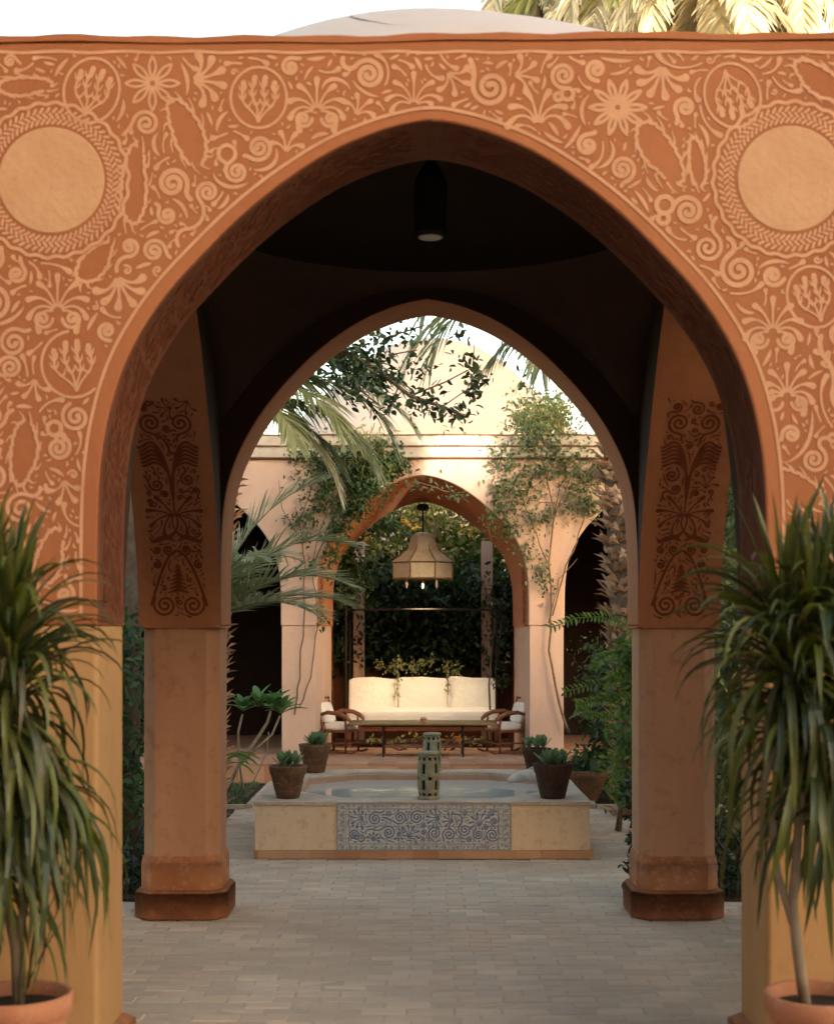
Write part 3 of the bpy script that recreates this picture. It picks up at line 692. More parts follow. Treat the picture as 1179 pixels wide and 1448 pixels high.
# ---- henna coloured panel on each rear pier and up the side arch intrados (u across, v along the arc)
def arc_table(prof, start=1):
    pts = [(x, z) for x, z in smooth_prof(prof, 5)]; cum = [0]
    for a, b in zip(pts, pts[1:]): cum.append(cum[-1]+math.hypot(a[0]-b[0], a[1]-b[1]))
    return pts, cum
def arc_at(tab, v):
    pts, cum = tab
    if v <= 0: return pts[0][0], pts[0][1]+v, (0, 1)
    for i in range(len(cum)-1):
        if v <= cum[i+1]:
            t = (v-cum[i])/(cum[i+1]-cum[i]); a, b = pts[i], pts[i+1]; l = cum[i+1]-cum[i]
            return a[0]+(b[0]-a[0])*t, a[1]+(b[1]-a[1])*t, ((b[0]-a[0])/l, (b[1]-a[1])/l)
    return pts[-1][0], pts[-1][1], (-1, 0)
def henna_panel(W, L, hand=1):
    o = Ornament(-W/2, 0, W/2, L, res=.003, gap=.0045, halo=.0); w = .0135
    r = W*.235
    for h in (-1, 1):
        o.spiral(h*W*.250, .085, r, w*1.1, 1.9, PI/2+(-h)*.9, -h, tail=False)
        o.stroke([(h*W*(.47*(1-t)**.6*(1-.0*t)+.02), .085+.33*t) for t in [k/12 for k in range(13)]], w*1.2)
        o.spiral(h*W*.15, .42, W*.11, w, 1.4, -PI/2, h, tail=False); o.spiral(h*W*.37, .33, W*.105, w, 1.3, PI/2, h, tail=False)
        o.stroke([(h*W*.03, .475), (h*W*.16, .50), (h*W*.30, .485), (h*W*.42, .47), (h*W*.47, .50)], w*1.6, taper='leaf')
    for k in range(7):
        t = k/7; hw = W*.16*(1-t)+.008; o.stroke([(-hw, .16+t*.17), (0, .180+t*.17), (hw, .16+t*.17)], .028, taper='both')
    for i in range(11):                      # palmette
        u = i/10-.5; a = PI/2+u*5.4; ln = W*(.44-.05*abs(u)); o.stroke([(W*.05*math.cos(a)+ln*t*math.cos(a+u*1.5*t), .635+ln*t*math.sin(a+u*1.5*t)) for t in [k/8 for k in range(9)]], w*1.35, taper='bulb')
    for i in range(6):                       # plumes that rise from one stem and arch outwards
        for h in (-1, 1):
            H = .30-.038*i; X = W*(.485-.01*i)
            o.stroke([(h*(.006+X*(1-math.cos(t*PI*.5))**.9), .80+.012*i+H*math.sin(min(1, t*1.12)*PI*.62)-(.05*max(0, t-.7))) for t in [k/14 for k in range(15)]], w*1.15)
    for h in (-1, 1): o.spiral(h*W*.25, 1.22, W*.22, w*1.1, 1.8, -PI/2, h)
    o.fill(-W/2, .02, W/2, L-.02, [.05, .04, .03, .024], w, tries=300); o.worms(-W/2, .02, W/2, L-.02, .010, 2500, .15, .03); o.fill(-W/2, .02, W/2, L-.02, [.018, .014, .011], w, tries=260)
    return o
tab = arc_table(PROF_SIDE)
for sd in (-1, 1):
    for end in (1, -1):
        hp = henna_panel(.335, 1.38)
        def place(u, v, o, sd=sd, end=end):
            a, h, t = arc_at(tab, v+.04); nx, nz = -t[1], t[0]     # inward normal (towards opening)
            return (sd*(PC+ (u)*sd), YC+end*(a+(-abs(nx) if True else 0)*o), ZI+h-abs(nz)*o)
        hp.build('henna_panel', place, pav, M['henna'], None, off=.003, jit=.002)
# faint pattern on the near arch intrados
tabn = arc_table(PROF_NEAR)
for sd in (-1, 1):
    hp = Ornament(-.19, 0, .19, 2.4, res=.004, gap=.006, halo=0); hp.fill(-.19, .02, .19, 2.38, [.07, .055, .04, .03, .022, .016, .012], .012, tries=300)
    hp.build('henna_panel', lambda u, v, o, sd=sd: (lambda r: (sd*(r[0]-abs(r[2][1])*o), (D0+D1)/2+u, ZI+r[1]-abs(r[2][0])*o))(arc_at(tabn, v+.03)), pav, M['henna'], None, off=.003, jit=.002)

# hanging lantern inside the pavilion
lan = thing('ceiling_lantern', 'dark cylindrical lantern hanging under the pavilion dome', 'lantern', (0, YC, 3.69))
MB().lathe([(.070, .0), (.082, .02), (.082, .28), (.05, .34), (.02, .39)], 8).build('lantern_body', M['iron'], lan)
MB().lathe([(.0, .012), (.052, .012), (.060, .004), (.062, .0), (.052, -.004), (.001, -.002)], 20).build('lamp_cup', M['stone'], lan, smooth=True)
MB().tube([(0, 0, .38), (0, 0, .93)], .008, 6).build('chain', M['iron'], lan)
# ------------------------------------------------------------------ ground, paving, beds
MB().box((0, 20, -.08), (120, 120, .1)).build('ground', M['earth'])['kind'] = 'structure'
pv = thing('paving', None, None, (0, 0, 0), kind='structure')
MB().box((0, 7.4, -.0145), (9, 18.2, .018)).build('mortar_bed', M['mortar'], pv)
def in_bed(x, y): return 14.15 < y < 16.2 and (x < -1.74 or x > 1.62) or y > 9.35 and y < 9.95 and abs(x) > 1.78 or (abs(x) > 2.05 and y > 9.35) 
BX, BY = .215, .108
variants = []
def paver_mesh(i):
    mb = MB(); sx, sy = BX/2-.0028, BY/2-.0028; c = .006; r = lambda: random.uniform(-.0025, .0025)
    lo = [(-sx+r(), -sy+r()), (sx+r(), -sy+r()), (sx+r(), sy+r()), (-sx+r(), sy+r())]; h = [r()*.8 for _ in range(4)]
    vs = [(x, y, -.04) for x, y in lo]+[(x, y, -.006) for x, y in lo]+[(x*(1-c/sx), y*(1-c/sy), h[k]) for k, (x, y) in enumerate(lo)]
    fs = [(0, 1, 5, 4), (1, 2, 6, 5), (2, 3, 7, 6), (3, 0, 4, 7), (4, 5, 9, 8), (5, 6, 10, 9), (6, 7, 11, 10), (7, 4, 8, 11), (8, 9, 10, 11)]
    me = bpy.data.meshes.new('paving_brick'); me.from_pydata(vs+mb.v, [], fs); me.update(); me.materials.append(M['paver']); return me
variants = [paver_mesh(i) for i in range(10)]
spots = []
row = 0; y = -1.6
while y < 16.4:
    x = -4.4+(BX/2 if row % 2 else 0)+random.uniform(-.01, .01)
    while x < 4.4:
        if not in_bed(x, y) and not (abs(x+.04) < 1.20 and 11.15 < y < 13.4): spots.append((x, y))
        x += BX
    y += BY; row += 1
def seen(x, y):   # near strip the photo shows largest
    return y > 5.9 and abs(x) < 1.5 and y*.2822 > abs(x) and not (abs(abs(x)-PC) < .2 and D2 < y < D3)
vis = sorted([s for s in spots if seen(*s)], key=lambda s: s[1])[:296]
visset = set(vis)
for (x, y) in vis:
    inst(random.choice(variants), 'paving_brick', pv, (x, y, random.uniform(-.006, .001)), (random.uniform(-.012, .012), random.uniform(-.008, .008), random.uniform(-.02, .02)))
V = []; F = []
for (x, y) in spots:
    if (x, y) in visset: continue
    me = random.choice(variants); a = random.uniform(-.012, .012); ca, sa = math.cos(a), math.sin(a); dz = random.uniform(-.004, .001); n = len(V)
    V += [(x+v.co.x*ca-v.co.y*sa, y+v.co.x*sa+v.co.y*ca, v.co.z+dz) for v in me.vertices]; F += [tuple(i+n for i in p.vertices) for p in me.polygons]
o = mkmesh('distant_paving', V, F, M['paver'], pv); o['kind'] = 'stuff'
for s_, nm in ((-1, 'left'), (1, 'right')):
    xo = 1.74 if s_ < 0 else 1.62
    bed = MB().box((s_*(xo+1.2), 15.17, .0), (2.4, 2.0, .05)); bed.build('planting_bed', M['soil'])['kind'] = 'structure'
    eb = MB(); 
    for k in range(9): eb.box((s_*(xo-.03), 14.3+k*.23, .015), (.06, .215, .05), rz=random.uniform(-.03, .03))
    for k in range(10): eb.box((s_*(xo+.11+k*.23), 14.15, .015), (.215, .06, .05), rz=random.uniform(-.02, .02))
    o = eb.build('bed_edging', M['rim'], None); o['kind'] = 'structure'
    MB().box((s_*(2.3), 11.7, -.005), (.95, 4.6, .04)).build('side_bed', M['soil'])['kind'] = 'structure'

# ------------------------------------------------------------------ fountain basin
FX, FY0, FY1, FH = -.045, 11.08, 13.55, .435
FW = 1.255
fo = thing('fountain_basin', 'square plastered fountain basin with a blue and white tile panel on its front', 'fountain', (FX, 0, 0))
FYC = (FY0+FY1)/2; HD = (FY1-FY0)/2
outer = [(-FW, FY0), (FW, FY0), (FW, FY1-.55), (FW-.45, FY1), (-FW+.45, FY1), (-FW, FY1-.55)]
def inner_poly(hw, hd, ch): return [(-hw+ch, FYC-hd), (hw-ch, FYC-hd), (hw, FYC-hd+ch), (hw, FYC+hd-ch), (hw-ch, FYC+hd), (-hw+ch, FYC+hd), (-hw, FYC+hd-ch), (-hw, FYC-hd+ch)]
def ringpoly(out, inn, z, mb, thick):
    """flat ring between an outer and an inner polygon, resampled by angle"""
    def ray(poly, a):
        c = (math.cos(a), math.sin(a)); best = None
        for i in range(len(poly)):
            x1, y1 = poly[i][0], poly[i][1]-FYC; x2, y2 = poly[(i+1) % len(poly)][0], poly[(i+1) % len(poly)][1]-FYC
            dx, dy = x2-x1, y2-y1; den = c[0]*dy-c[1]*dx
            if abs(den) < 1e-9: continue
            t = (x1*dy-y1*dx)/den; u = (x1*c[1]-y1*c[0])/den
            if t > 0 and -1e-6 <= u <= 1+1e-6 and (best is None or t < best): best = t
        return (c[0]*best, FYC+c[1]*best)
    angs = sorted(set([math.atan2(p[1]-FYC, p[0]) for p in out+inn]+[2*PI*k/40-PI for k in range(40)]))
    O = [ray(out, a) for a in angs]; I = [ray(inn, a) for a in angs]; n = len(angs); wob = [.004*math.sin(a*7)+.003*math.sin(a*17) for a in angs]
    vs = [(p[0], p[1], z+wv*.5) for p, wv in zip(O, wob)]+[(p[0], p[1], z+wv) for p, wv in zip(I, wob)]+[(p[0], p[1], z-thick) for p in O]+[(p[0], p[1], z-thick) for p in I]
    fs = []
    for i in range(n):
        j = (i+1) % n; fs += [(i, j, n+j, n+i), (2*n+i, 2*n+j, j, i), (n+i, n+j, 3*n+j, 3*n+i), (3*n+i, 3*n+j, 2*n+j, 2*n+i)]
    return mb.add(vs, fs)
out2 = [(x*1.006, FYC+(y-FYC)*1.006) for x, y in outer]
ringpoly(out2, inner_poly(1.0, .99, .40), FH, MB(), .035).build('rim', M['rim'], fo, bevel=.006, merge=True)
ringpoly([(x*.999, FYC+(y-FYC)*.999) for x, y in outer], inner_poly(1.02, 1.01, .40), FH-.036, MB(), .33).build('basin_wall', M['basin'], fo, merge=True, autos=30)
ringpoly(inner_poly(1.019, 1.009, .40), inner_poly(.985, .975, .39), FH-.03, MB(), .3).build('inner_lining', M['rimin'], fo, merge=True, autos=30)
MB().prism(inner_poly(.984, .974, .39), FH-.13, FH-.07).build('water', M['water'], fo)
# base bricks
bm_ = MB().box((0, 0, 0), (.192, .05, .062)); me = bpy.data.meshes.new('base_brick'); me.from_pydata(bm_.v, [], bm_.f); me.materials.append(M['redbrick'])
for k in range(13):
    inst(me, 'base_brick', fo, (-FW+.096+.0+k*.1935+.02, FY0+.018, .036), (random.uniform(-.02, .02), 0, random.uniform(-.012, .012)))
for s_ in (-1, 1):
    for k in range(10): inst(me, 'base_brick', fo, (s_*(FW-.016), FY0+.12+k*.195, .036), (0, 0, PI/2+random.uniform(-.01, .01)))
# tiles
PX0, PX1, PZ0, PZ1 = -.64, .66, .068, .425
ncol, nrow = 14, 4; tw = (PX1-PX0)/ncol; th = (PZ1-PZ0)/nrow
tb = MB(); a, b = tw/2-.0022, th/2-.0022
tb.add([(-a, 0, -b), (a, 0, -b), (a, 0, b), (-a, 0, b), (-a+.002, -.008, -b+.002), (a-.002, -.008, -b+.002), (a-.002, -.008, b-.002), (-a+.002, -.008, b-.002)], [(4, 5, 6, 7), (0, 1, 5, 4), (1, 2, 6, 5), (2, 3, 7, 6), (3, 0, 4, 7)])
tme = bpy.data.meshes.new('glazed_tile'); tme.from_pydata(tb.v, [], tb.f); tme.materials.append(M['white_tile'])
for i in range(ncol):
    for j in range(nrow):
        inst(tme, 'glazed_tile', fo, (PX0+(i+.5)*tw, FY0+.0015+random.uniform(-.0008, .0008), PZ0+(j+.5)*th), (random.uniform(-.004, .004), 0, 0))
MB().box(((PX0+PX1)/2, FY0-.0005, (PZ0+PZ1)/2), (PX1-PX0+.012, .006, PZ1-PZ0+.012)).build('tile_bedding', M['mortar'], fo)
plt = lambda a, z, o: (a, FY0-.0075-o, z)
ot = Ornament(PX0+.075, PZ0+.055, PX1-.075, PZ1-.05, res=.0025, gap=.0035, halo=0); ot.scale = .42
ot.fill(PX0+.08, PZ0+.06, PX1-.08, PZ1-.055, [.058, .046, .036, .027], .0115, tries=650); ot.worms(PX0+.08, PZ0+.06, PX1-.08, PZ1-.055, .010, 3000, .15, .03); ot.fill(PX0+.08, PZ0+.06, PX1-.08, PZ1-.055, [.021, .016, .012, .009, .0065], .011, tries=800)
ot.build('cobalt_scrolls', plt, fo, M['blue'], None, off=.002, jit=.0012)
ob = Ornament(PX0+.004, PZ0+.004, PX1-.004, PZ1-.004, res=.0025, gap=.0028, halo=0); ob.scale = .3
ob.block(lambda X, Z: (X > PX0+.062) & (X < PX1-.062) & (Z > PZ0+.044) & (Z < PZ1-.04))
ob.fill(PX0, PZ0, PX1, PZ1, [.018, .014, .011, .009, .007, .0055], .009, tries=700)
ob.build('border_scrolls', plt, fo, M['blue2'], None, off=.002, jit=.0012)
fr = Ornament(PX0, PZ0, PX1, PZ1, res=.01)
for q in (.056, .068):
    z0_, z1_ = PZ0+q*.8, PZ1-q*.75; x0_, x1_ = PX0+q, PX1-q
    for p in (((x0_, z0_), (x1_, z0_)), ((x1_, z0_), (x1_, z1_)), ((x1_, z1_), (x0_, z1_)), ((x0_, z1_), (x0_, z0_))): fr.stroke(list(p), .004, mark=False)
for p in (((PX0+.004, PZ0+.004), (PX1-.004, PZ0+.004)), ((PX1-.004, PZ0+.004), (PX1-.004, PZ1-.004)), ((PX1-.004, PZ1-.004), (PX0+.004, PZ1-.004)), ((PX0+.004, PZ1-.004), (PX0+.004, PZ0+.004))): fr.stroke(list(p), .007, mark=False)
fr.build('border_lines', plt, fo, M['blue2'], None, off=.002, jit=.001)

# pierced ceramic lanterns
def pierced(loc, label, h=.345, r=.085):
    t = thing('ceramic_lantern', label, 'lantern', loc, group='pierced ceramic lanterns on the fountain rim')
    prof = lambda z: r*(.80+.22*math.sin(PI*min(1, z/h*1.02))**.8)
    mb = MB(); n = 20; m = 14
    # skin with real openings: leave out cells
    for j in range(m):
        for k in range(n):
            u = (k+.5*(j % 2)); hole = (3 <= j <= 10) and (k % 4 in (1,)) and (j not in (6, 7)) or (j in (1, 12) and k % 2) or (j in (6,) and k % 4 == 3)
            if hole: continue
            for (ra, rb) in ((0, 1),):
                vs = []
                for (kk, jj) in ((k, j), (k+1, j), (k+1, j+1), (k, j+1)):
                    q = 2*PI*kk/n; rr = prof(h*jj/m); vs.append((rr*math.cos(q), rr*math.sin(q), h*jj/m))
                mb.add(vs, [(0, 1, 2, 3)])
    o = mb.build('pierced_shell', M['ceramic'], t, merge=True, smooth=True)
    so_ = o.modifiers.new('solid', 'SOLIDIFY'); so_.thickness = .010; so_.offset = -1
    MB().lathe([(r*.98, 0), (r*1.02, .012), (r*.86, .026), (r*.80, .028)], 24).build('foot_ring', M['ceramic'], t, smooth=True)
    MB().lathe([(r*.80, h-.012), (r*.98, h-.006), (r*1.0, h+.008), (r*.85, h+.014), (.001, h+.012)], 24).build('lid', M['ceramic'], t, smooth=True)
    MB().lathe([(r*.50, .03), (r*.55, h*.5), (r*.5, h-.02)], 12).build('inner_cup', M['iron'], t)
    return t
pierced((FX+.045, FY0+.13, FH+.003), 'pierced celadon ceramic lantern on the front rim of the fountain, above the tile panel')
pierced((FX+.085, FY1-.15, FH+.003), 'pierced celadon ceramic lantern on the back rim of the fountain before the low table', h=.33, r=.083)

# clay pots with succulents
def succ_leaf():
    vs = []; fs = []
    for i, (t, w_, z) in enumerate(((0, .006, 0), (.35, .016, .012), (.7, .019, .010), (1, .002, .0))):
        x = t*.105; zz = z+.05*t*t; vs += [(x, -w_, zz+.004), (x, 0, zz-.004), (x, w_, zz+.004)]
    for i in range(3):
        for k in range(2): fs.append((i*3+k, i*3+k+1, i*3+k+4, i*3+k+3))
    me = bpy.data.meshes.new('leaf'); me.from_pydata(vs, [], fs); me.update(); me.materials.append(M['leaf_succ']); return me
SL = succ_leaf()
def clay_pot(loc, r, h, label, m, heads=4, dry=False):
    t = thing('potted_succulent', label, 'potted plant', loc, random.uniform(0, 3), group='potted succulents on the fountain corners')
    mb = MB(); mb.lathe([(r*.56, 0), (r*.60, .01), (r*.86, h*.72), (r*.90, h*.74), (r*.98, h*.97), (r, h), (r*.94, h+.004), (r*.88, h*.95), (r*.84, h*.86)], 28, wob=.012)
    for q in range(2): mb.lathe([(r*(.66+.1*q), h*(.2+.25*q)), (r*(.685+.1*q), h*(.22+.25*q)), (r*(.68+.1*q), h*(.25+.25*q))], 28)
    mb.build('pot', m, t, smooth=True)
    MB().lathe([(r*.86, h*.90), (r*.5, h*.94), (.001, h*.95)], 20).build('soil', M['soil'], t)
    for hd in range(heads):
        a = 2*PI*hd/heads; hx, hy = r*.48*math.cos(a), r*.48*math.sin(a)
        if hd == 0: hx = hy = 0
        for k in range(11):
            q = k*2.4; e = .25+.85*(k/11); s_ = random.uniform(.75, 1.15)*(1.1-.35*k/11)
            inst(SL, 'leaf', t, (hx, hy, h*.93+.012+k*.003), (0, -e, q), (s_, s_, s_))
    return t
p = P(407, 1121, 11.28); clay_pot((p.x, 11.30, FH), .150, .245, 'clay pot with green succulent on the front left corner of the fountain', M['oldpot'])
p = P(445, 1084, 13.25); clay_pot((p.x, 13.28, FH), .150, .25, 'clay pot with pale succulent on the back left corner of the fountain', M['oldpot'])
p = P(782, 1126, 11.25); clay_pot((p.x, 11.28, FH), .158, .265, 'dark brown pot with spreading succulent on the front right corner of the fountain', M['darkpot'], heads=5)
p = P(758, 1084, 13.2); clay_pot((p.x, 13.2, FH), .135, .22, 'small dark pot with blue green succulent on the back right corner of the fountain', M['darkpot'])
# pale stone spout on the right rim
sp = thing('water_spout', 'pale stone fish shaped spout lying on the right rim of the fountain', 'spout', (FX+.90, 12.35, FH-.01), math.radians(190))
MB().tube([(-.16, 0, .02), (-.08, 0, .05), (0, 0, .075), (.08, 0, .075), (.15, 0, .05), (.19, 0, .03)], [.02, .045, .055, .048, .032, .022], 10).build('fish_body', M['stone'], sp, smooth=True)
MB().add([(-.14, 0, .02), (-.26, -.06, .07), (-.22, 0, .03), (-.26, .06, .07), (-.14, 0, .05)], [(0, 1, 2), (0, 2, 3), (4, 2, 1), (4, 3, 2)]).build('fish_tail', M['stone'], sp)
MB().add([(.04, -.01, .12), (-.06, -.01, .17), (-.08, 0, .11), (-.06, .01, .17), (.04, .01, .12)], [(0, 1, 2), (4, 2, 3), (0, 1, 3, 4)]).build('fish_fin', M['stone'], sp)

# ------------------------------------------------------------------ terrace platform and the arcade behind
PF, PZ = 16.42, .20
plat = thing('terrace', None, None, (0, 0, 0), kind='structure')
MB().box((0, (PF+24)/2+.02, PZ/2-.06), (13, 24-PF-.04, PZ+.10)).build('terrace_floor', M['platform'], plat)
tm = MB().box((0, 0, 0), (.296, .03, .186)); me = bpy.data.meshes.new('riser_tile'); me.from_pydata(tm.v, [], tm.f); me.materials.append(M['redbrick'])
for k in range(28): inst(me, 'riser_tile', plat, (-4.05+k*.3, PF+.003, .097), (random.uniform(-.01, .01), 0, 0))
tm = MB().box((0, 0, 0), (.296, .30, .03)); me = bpy.data.meshes.new('terrace_tile'); me.from_pydata(tm.v, [], tm.f); me.materials.append(brick_mat('terrace_tile', [(.46, .27, .18), (.40, .22, .14), (.50, .32, .22)]))
for j in range(7):
    for k in range(18):
        inst(me, 'terrace_tile', plat, (-2.6+k*.3+(.15 if j % 2 else 0), PF+.14+j*.304, PZ+.006+random.uniform(-.002, .002)), (0, 0, random.uniform(-.006, .006)))
FD, FB = 17.3, 18.6
FC = -.05
arc = thing('arcade_building', 'pale pink plaster arcade with three pointed arches and a grey cornice beyond the fountain', 'building', (FC, 0, 0))
PROF_F = [(x, h*.94) for x, h in PROF_NEAR]; PROF_FB = [(x*.915, h*.94*.885) for x, h in PROF_NEAR]
SP = 1.24+1.24+.42
fz = ZI+1.955
secs = [(-SP*1.5-.6, -SP/2, -SP, PROF_F), (-SP/2, SP/2, 0, PROF_F), (SP/2, SP*1.5+.6, SP, PROF_F)]
plf = lambda a, z, t: (a, t, z)
arch_wall(secs, ZI, fz, FD, FB, plf, back=[PROF_F, PROF_FB, PROF_F]).build('arched_wall', M['pink'], arc, bevel=.015, seg=2)
# inner soffit of the middle arch in orange plaster, 3 mm proud
mb = MB(); A = smooth_prof(PROF_F); B = smooth_prof(PROF_FB)
for s_ in (-1, 1):
    for i in range(len(A)-1):
        q = [(s_*(A[i][0]-.004), FD+.03, ZI+A[i][1]-.004), (s_*(A[i+1][0]-.004), FD+.03, ZI+A[i+1][1]-.004), (s_*(B[i+1][0]-.004), FB+.002, ZI+B[i+1][1]-.004), (s_*(B[i][0]-.004), FB+.002, ZI+B[i][1]-.004)]
        mb.add(q, [(0, 1, 2, 3)])
mb.build('soffit', M['tan'], arc, merge=True, autos=40)
for s_ in (-1, 1):
    hp = Ornament(-.15, 0, .15, 1.1, res=.004, gap=.006, halo=0); hp.scale = .7; hp.fill(-.15, 0, .15, 1.1, [.055, .042, .03, .022, .016, .012], .012, tries=300)
    tabf = arc_table(PROF_F)
    hp.build('henna_panel', lambda u, v, o, s_=s_: (s_*(1.24-.0-(u+.24)*.08/1.0-.012-o-(1.24-arc_at(tabf, v)[0])*1.0), FD+.30+u, ZI+.02+arc_at(tabf, v)[1]), arc, M['henna'], None, off=.002, jit=.002)
    for zz in (.1,): MB().box((s_*(1.24-.02), FD+.3, ZI+.012), (.02, .36, .012)).build('panel_frame', M['henna'], arc)
for k, xc in enumerate((-SP*1.5-.3, -SP/2, SP/2, SP*1.5+.3)):
    hx = .21 if 0 < k < 3 else .5
    inner = 1.24*.085
    if k == 1: poly = [(xc-hx+.012, FD+.012), (xc+hx-.012, FD+.012), (xc+hx+inner-.014, FB-.002), (xc-hx+.012, FB-.002)]
    elif k == 2: poly = [(xc-hx+.012, FD+.012), (xc+hx-.012, FD+.012), (xc+hx-.012, FB-.002), (xc-hx-inner+.014, FB-.002)]
    else: poly = [(xc-hx+.012, FD+.012), (xc+hx-.012, FD+.012), (xc+hx-.012, FB-.002), (xc-hx+.012, FB-.002)]
    MB().prism(poly, PZ+.0, ZI-.001).build('pillar', M['pink'], arc, bevel=.006)
cw = SP*1.5+.6
def band(z0, z1, out, name, m=M['cornice'], y1=FB):
    n = 60; mb = MB()
    for i in range(n):
        a0, a1 = -cw-out+2*(cw+out)*i/n, -cw-out+2*(cw+out)*(i+1)/n
        w0, w1 = .004*math.sin(a0*5), .004*math.sin(a1*5)
        vs = []
        for a, w_ in ((a0, w0), (a1, w1)): vs += [(a, FD-out, z0), (a, FD-out, z1+w_), (a, y1, z1+w_), (a, y1, z0)]
        mb.add(vs, [(0, 4, 5, 1), (1, 5, 6, 2), (2, 6, 7, 3), (3, 7, 4, 0)])
    mb.build(name, m, arc, merge=True, autos=30)
band(fz+.001, fz+.018, .045, 'drip_line', M['oldpot']); band(fz+.018, fz+.14, .03, 'cornice')
band(fz+.14, fz+.155, .05, 'drip_line', M['oldpot']); band(fz+.155, fz+.27, .035, 'cornice'); band(fz+.27, fz+.285, .045, 'drip_line', M['oldpot'])
# rooms behind the side arches, their shade put into the plaster colour
for s_ in (-1, 1):
    x0, x1 = (1.24+.0, cw) if s_ > 0 else (-cw, -1.24-.0)
    xm, wd = (x0+x1)/2, x1-x0
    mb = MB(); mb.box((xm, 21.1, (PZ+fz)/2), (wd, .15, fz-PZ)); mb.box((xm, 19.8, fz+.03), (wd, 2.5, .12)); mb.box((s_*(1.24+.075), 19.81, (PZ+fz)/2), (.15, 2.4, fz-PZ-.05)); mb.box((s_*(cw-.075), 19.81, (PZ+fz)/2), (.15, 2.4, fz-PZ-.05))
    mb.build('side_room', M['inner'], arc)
    MB().box((s_*1.232, 19.8, (PZ+fz)/2), (.008, 2.38, fz-PZ-.06)).build('passage_wall', M['base'], arc)
    MB().box((s_*.87, 20.15, 1.55), (.15, .16, 2.7)).build('garden_pillar', M['pink'], arc)
MB().box((0, 20.45, .72), (2.46, .12, 1.04)).build('garden_wall', M['orange_shade'], arc)

# domed building behind the arcade
fp = thing('domed_building', 'cream building with a rounded conical dome rising behind the arcade', 'building', (.10, 26.3, 0))
MB().box((0, 0, 2.3), (9, 4.2, 4.6)).build('wall', M['domec'], fp, bevel=.03)
MB().lathe([(2.75, 4.55), (2.72, 5.02), (2.62, 5.08), (2.2, 5.52), (1.75, 5.97), (1.3, 6.38), (.85, 6.66), (.4, 6.80), (.12, 6.84), (.001, 6.845)], 64).build('dome', M['domec'], fp, smooth=True)
# unseen wall added behind the viewer to put this court in shade
pw = thing('shade_wall', 'unseen tall terracotta wall added behind the viewer to shade the court', 'building', (0, -24, 0))
PWY = -24; PWH = 6.85+(26.3-PWY)*math.tan(math.radians(SUN_EL))*1.12
# opening added near the top so one beam of low sun lands on the cornice
TZ = math.tan(math.radians(SUN_EL))/math.cos(math.radians(SUN_AZ)); TX = math.tan(math.radians(SUN_AZ)); ky = 17.3-PWY
ox0, ox1, oz0, oz1 = -.95-TX*ky, 1.05-TX*ky, 3.36+TZ*ky, 4.35+TZ*ky
mb = MB(); mb.box(((-36+ox0)/2, 0, PWH/2-.05), (36+ox0, .8, PWH)); mb.box(((36+ox1)/2, 0, PWH/2-.05), (36-ox1, .8, PWH))
mb.box(((ox0+ox1)/2, 0, oz0/2-.05), (ox1-ox0, .8, oz0)); mb.box(((ox0+ox1)/2, 0, (oz1+PWH)/2-.05), (ox1-ox0, .8, PWH-oz1)); mb.build('wall', M['orange_shade'], pw)
wg = thing('shade_wing', 'unseen tall terracotta wall added on the left behind the viewer to block light', 'building', (-2.75, -3.3, 0))  # out of view, added to cut light from the left front
MB().box((0, 0, 3.6), (.8, 16, 7.4)).build('wall', M['orange_shade'], wg)
mb = MB(); [mb.box((-35+k*1.1, 0, PWH+.2), (.6, .8, .5)) for k in range(64)]; mb.build('shade_wall_top', M['orange_shade'], pw)  # row of blocks along the top of the added wall
# ------------------------------------------------------------------ furniture
so_ = thing('sofa', 'long white canvas sofa with three tall back cushions under the middle arch', 'sofa', (FC+.0, 18.95, PZ))
mb = MB(); mb.box((0, .1, .26), (1.96, .86, .07))
for x in (-.93, .93):
    for y in (-.28, .48): mb.box((x, y, .12), (.055, .055, .24))
mb.build('frame', M['wood'], so_)
MB().superq((0, .02, .395), (1.94, .86, .20), .22, n=48, m=14).build('seat_cushion', M['fabric'], so_, smooth=True)
for i, x in enumerate((-.645, 0.0, .645)):
    o = MB().superq((0, 0, 0), (.640, .20, .46+.02*(i == 2)), .12, n=40, m=20)
    vs = []
    for v in o.v:
        x_, y_, z_ = v; pf = 1+.35*(1-min(1, abs(x_)/.33)**2)*(1-min(1, abs(z_)/.25)**2)
        vs.append((x_, y_*pf, z_+.012*math.cos(x_*9+i)+.006*math.sin(x_*23+i*2)))
    o.v = vs
    c = o.build('back_cushion', M['fabric'], so_, smooth=True); c.location = (x, .30, .635); c.rotation_euler = (-.14-.05*(i == 1), (.012, -.006, .02)[i], (.05, -.01, -.06)[i])
MB().superq((0, -.40, .375), (1.93, .03, .012), .5, n=30).build('piping', M['fabric'], so_, smooth=True)

ta = thing('low_table', 'long low table with brass top and thin dark iron legs in front of the sofa', 'table', (FC, 17.45, PZ))
MB().box((0, 0, .405), (1.70, .62, .022)).build('table_top', M['brass'], ta, bevel=.006)
for x in (-.46, .47):
    for y in (-.25, .25): MB().tube([(x, y, 0), (x, y, .395)], .012, 8).build('leg', M['iron'], ta)
mb = MB(); mb.box((0, -.25, .385), (1.5, .014, .016)); mb.box((0, .25, .385), (1.5, .014, .016)); mb.build('apron', M['iron'], ta)
for k in range(12): MB().box((.005, -.22+k*.04, .13), (.92, .014, .010)).build('shelf_slat', M['wood'], ta)
cp = thing('tea_cup', 'small terracotta cup in the middle of the low table', 'cup', (FC+.01, 17.35, PZ+.417))
MB().lathe([(.001, .002), (.028, 0), (.034, .012), (.036, .05), (.032, .062), (.029, .055), (.028, .02), (.001, .015)], 24).build('cup_body', M['redbrick'], cp, smooth=True)
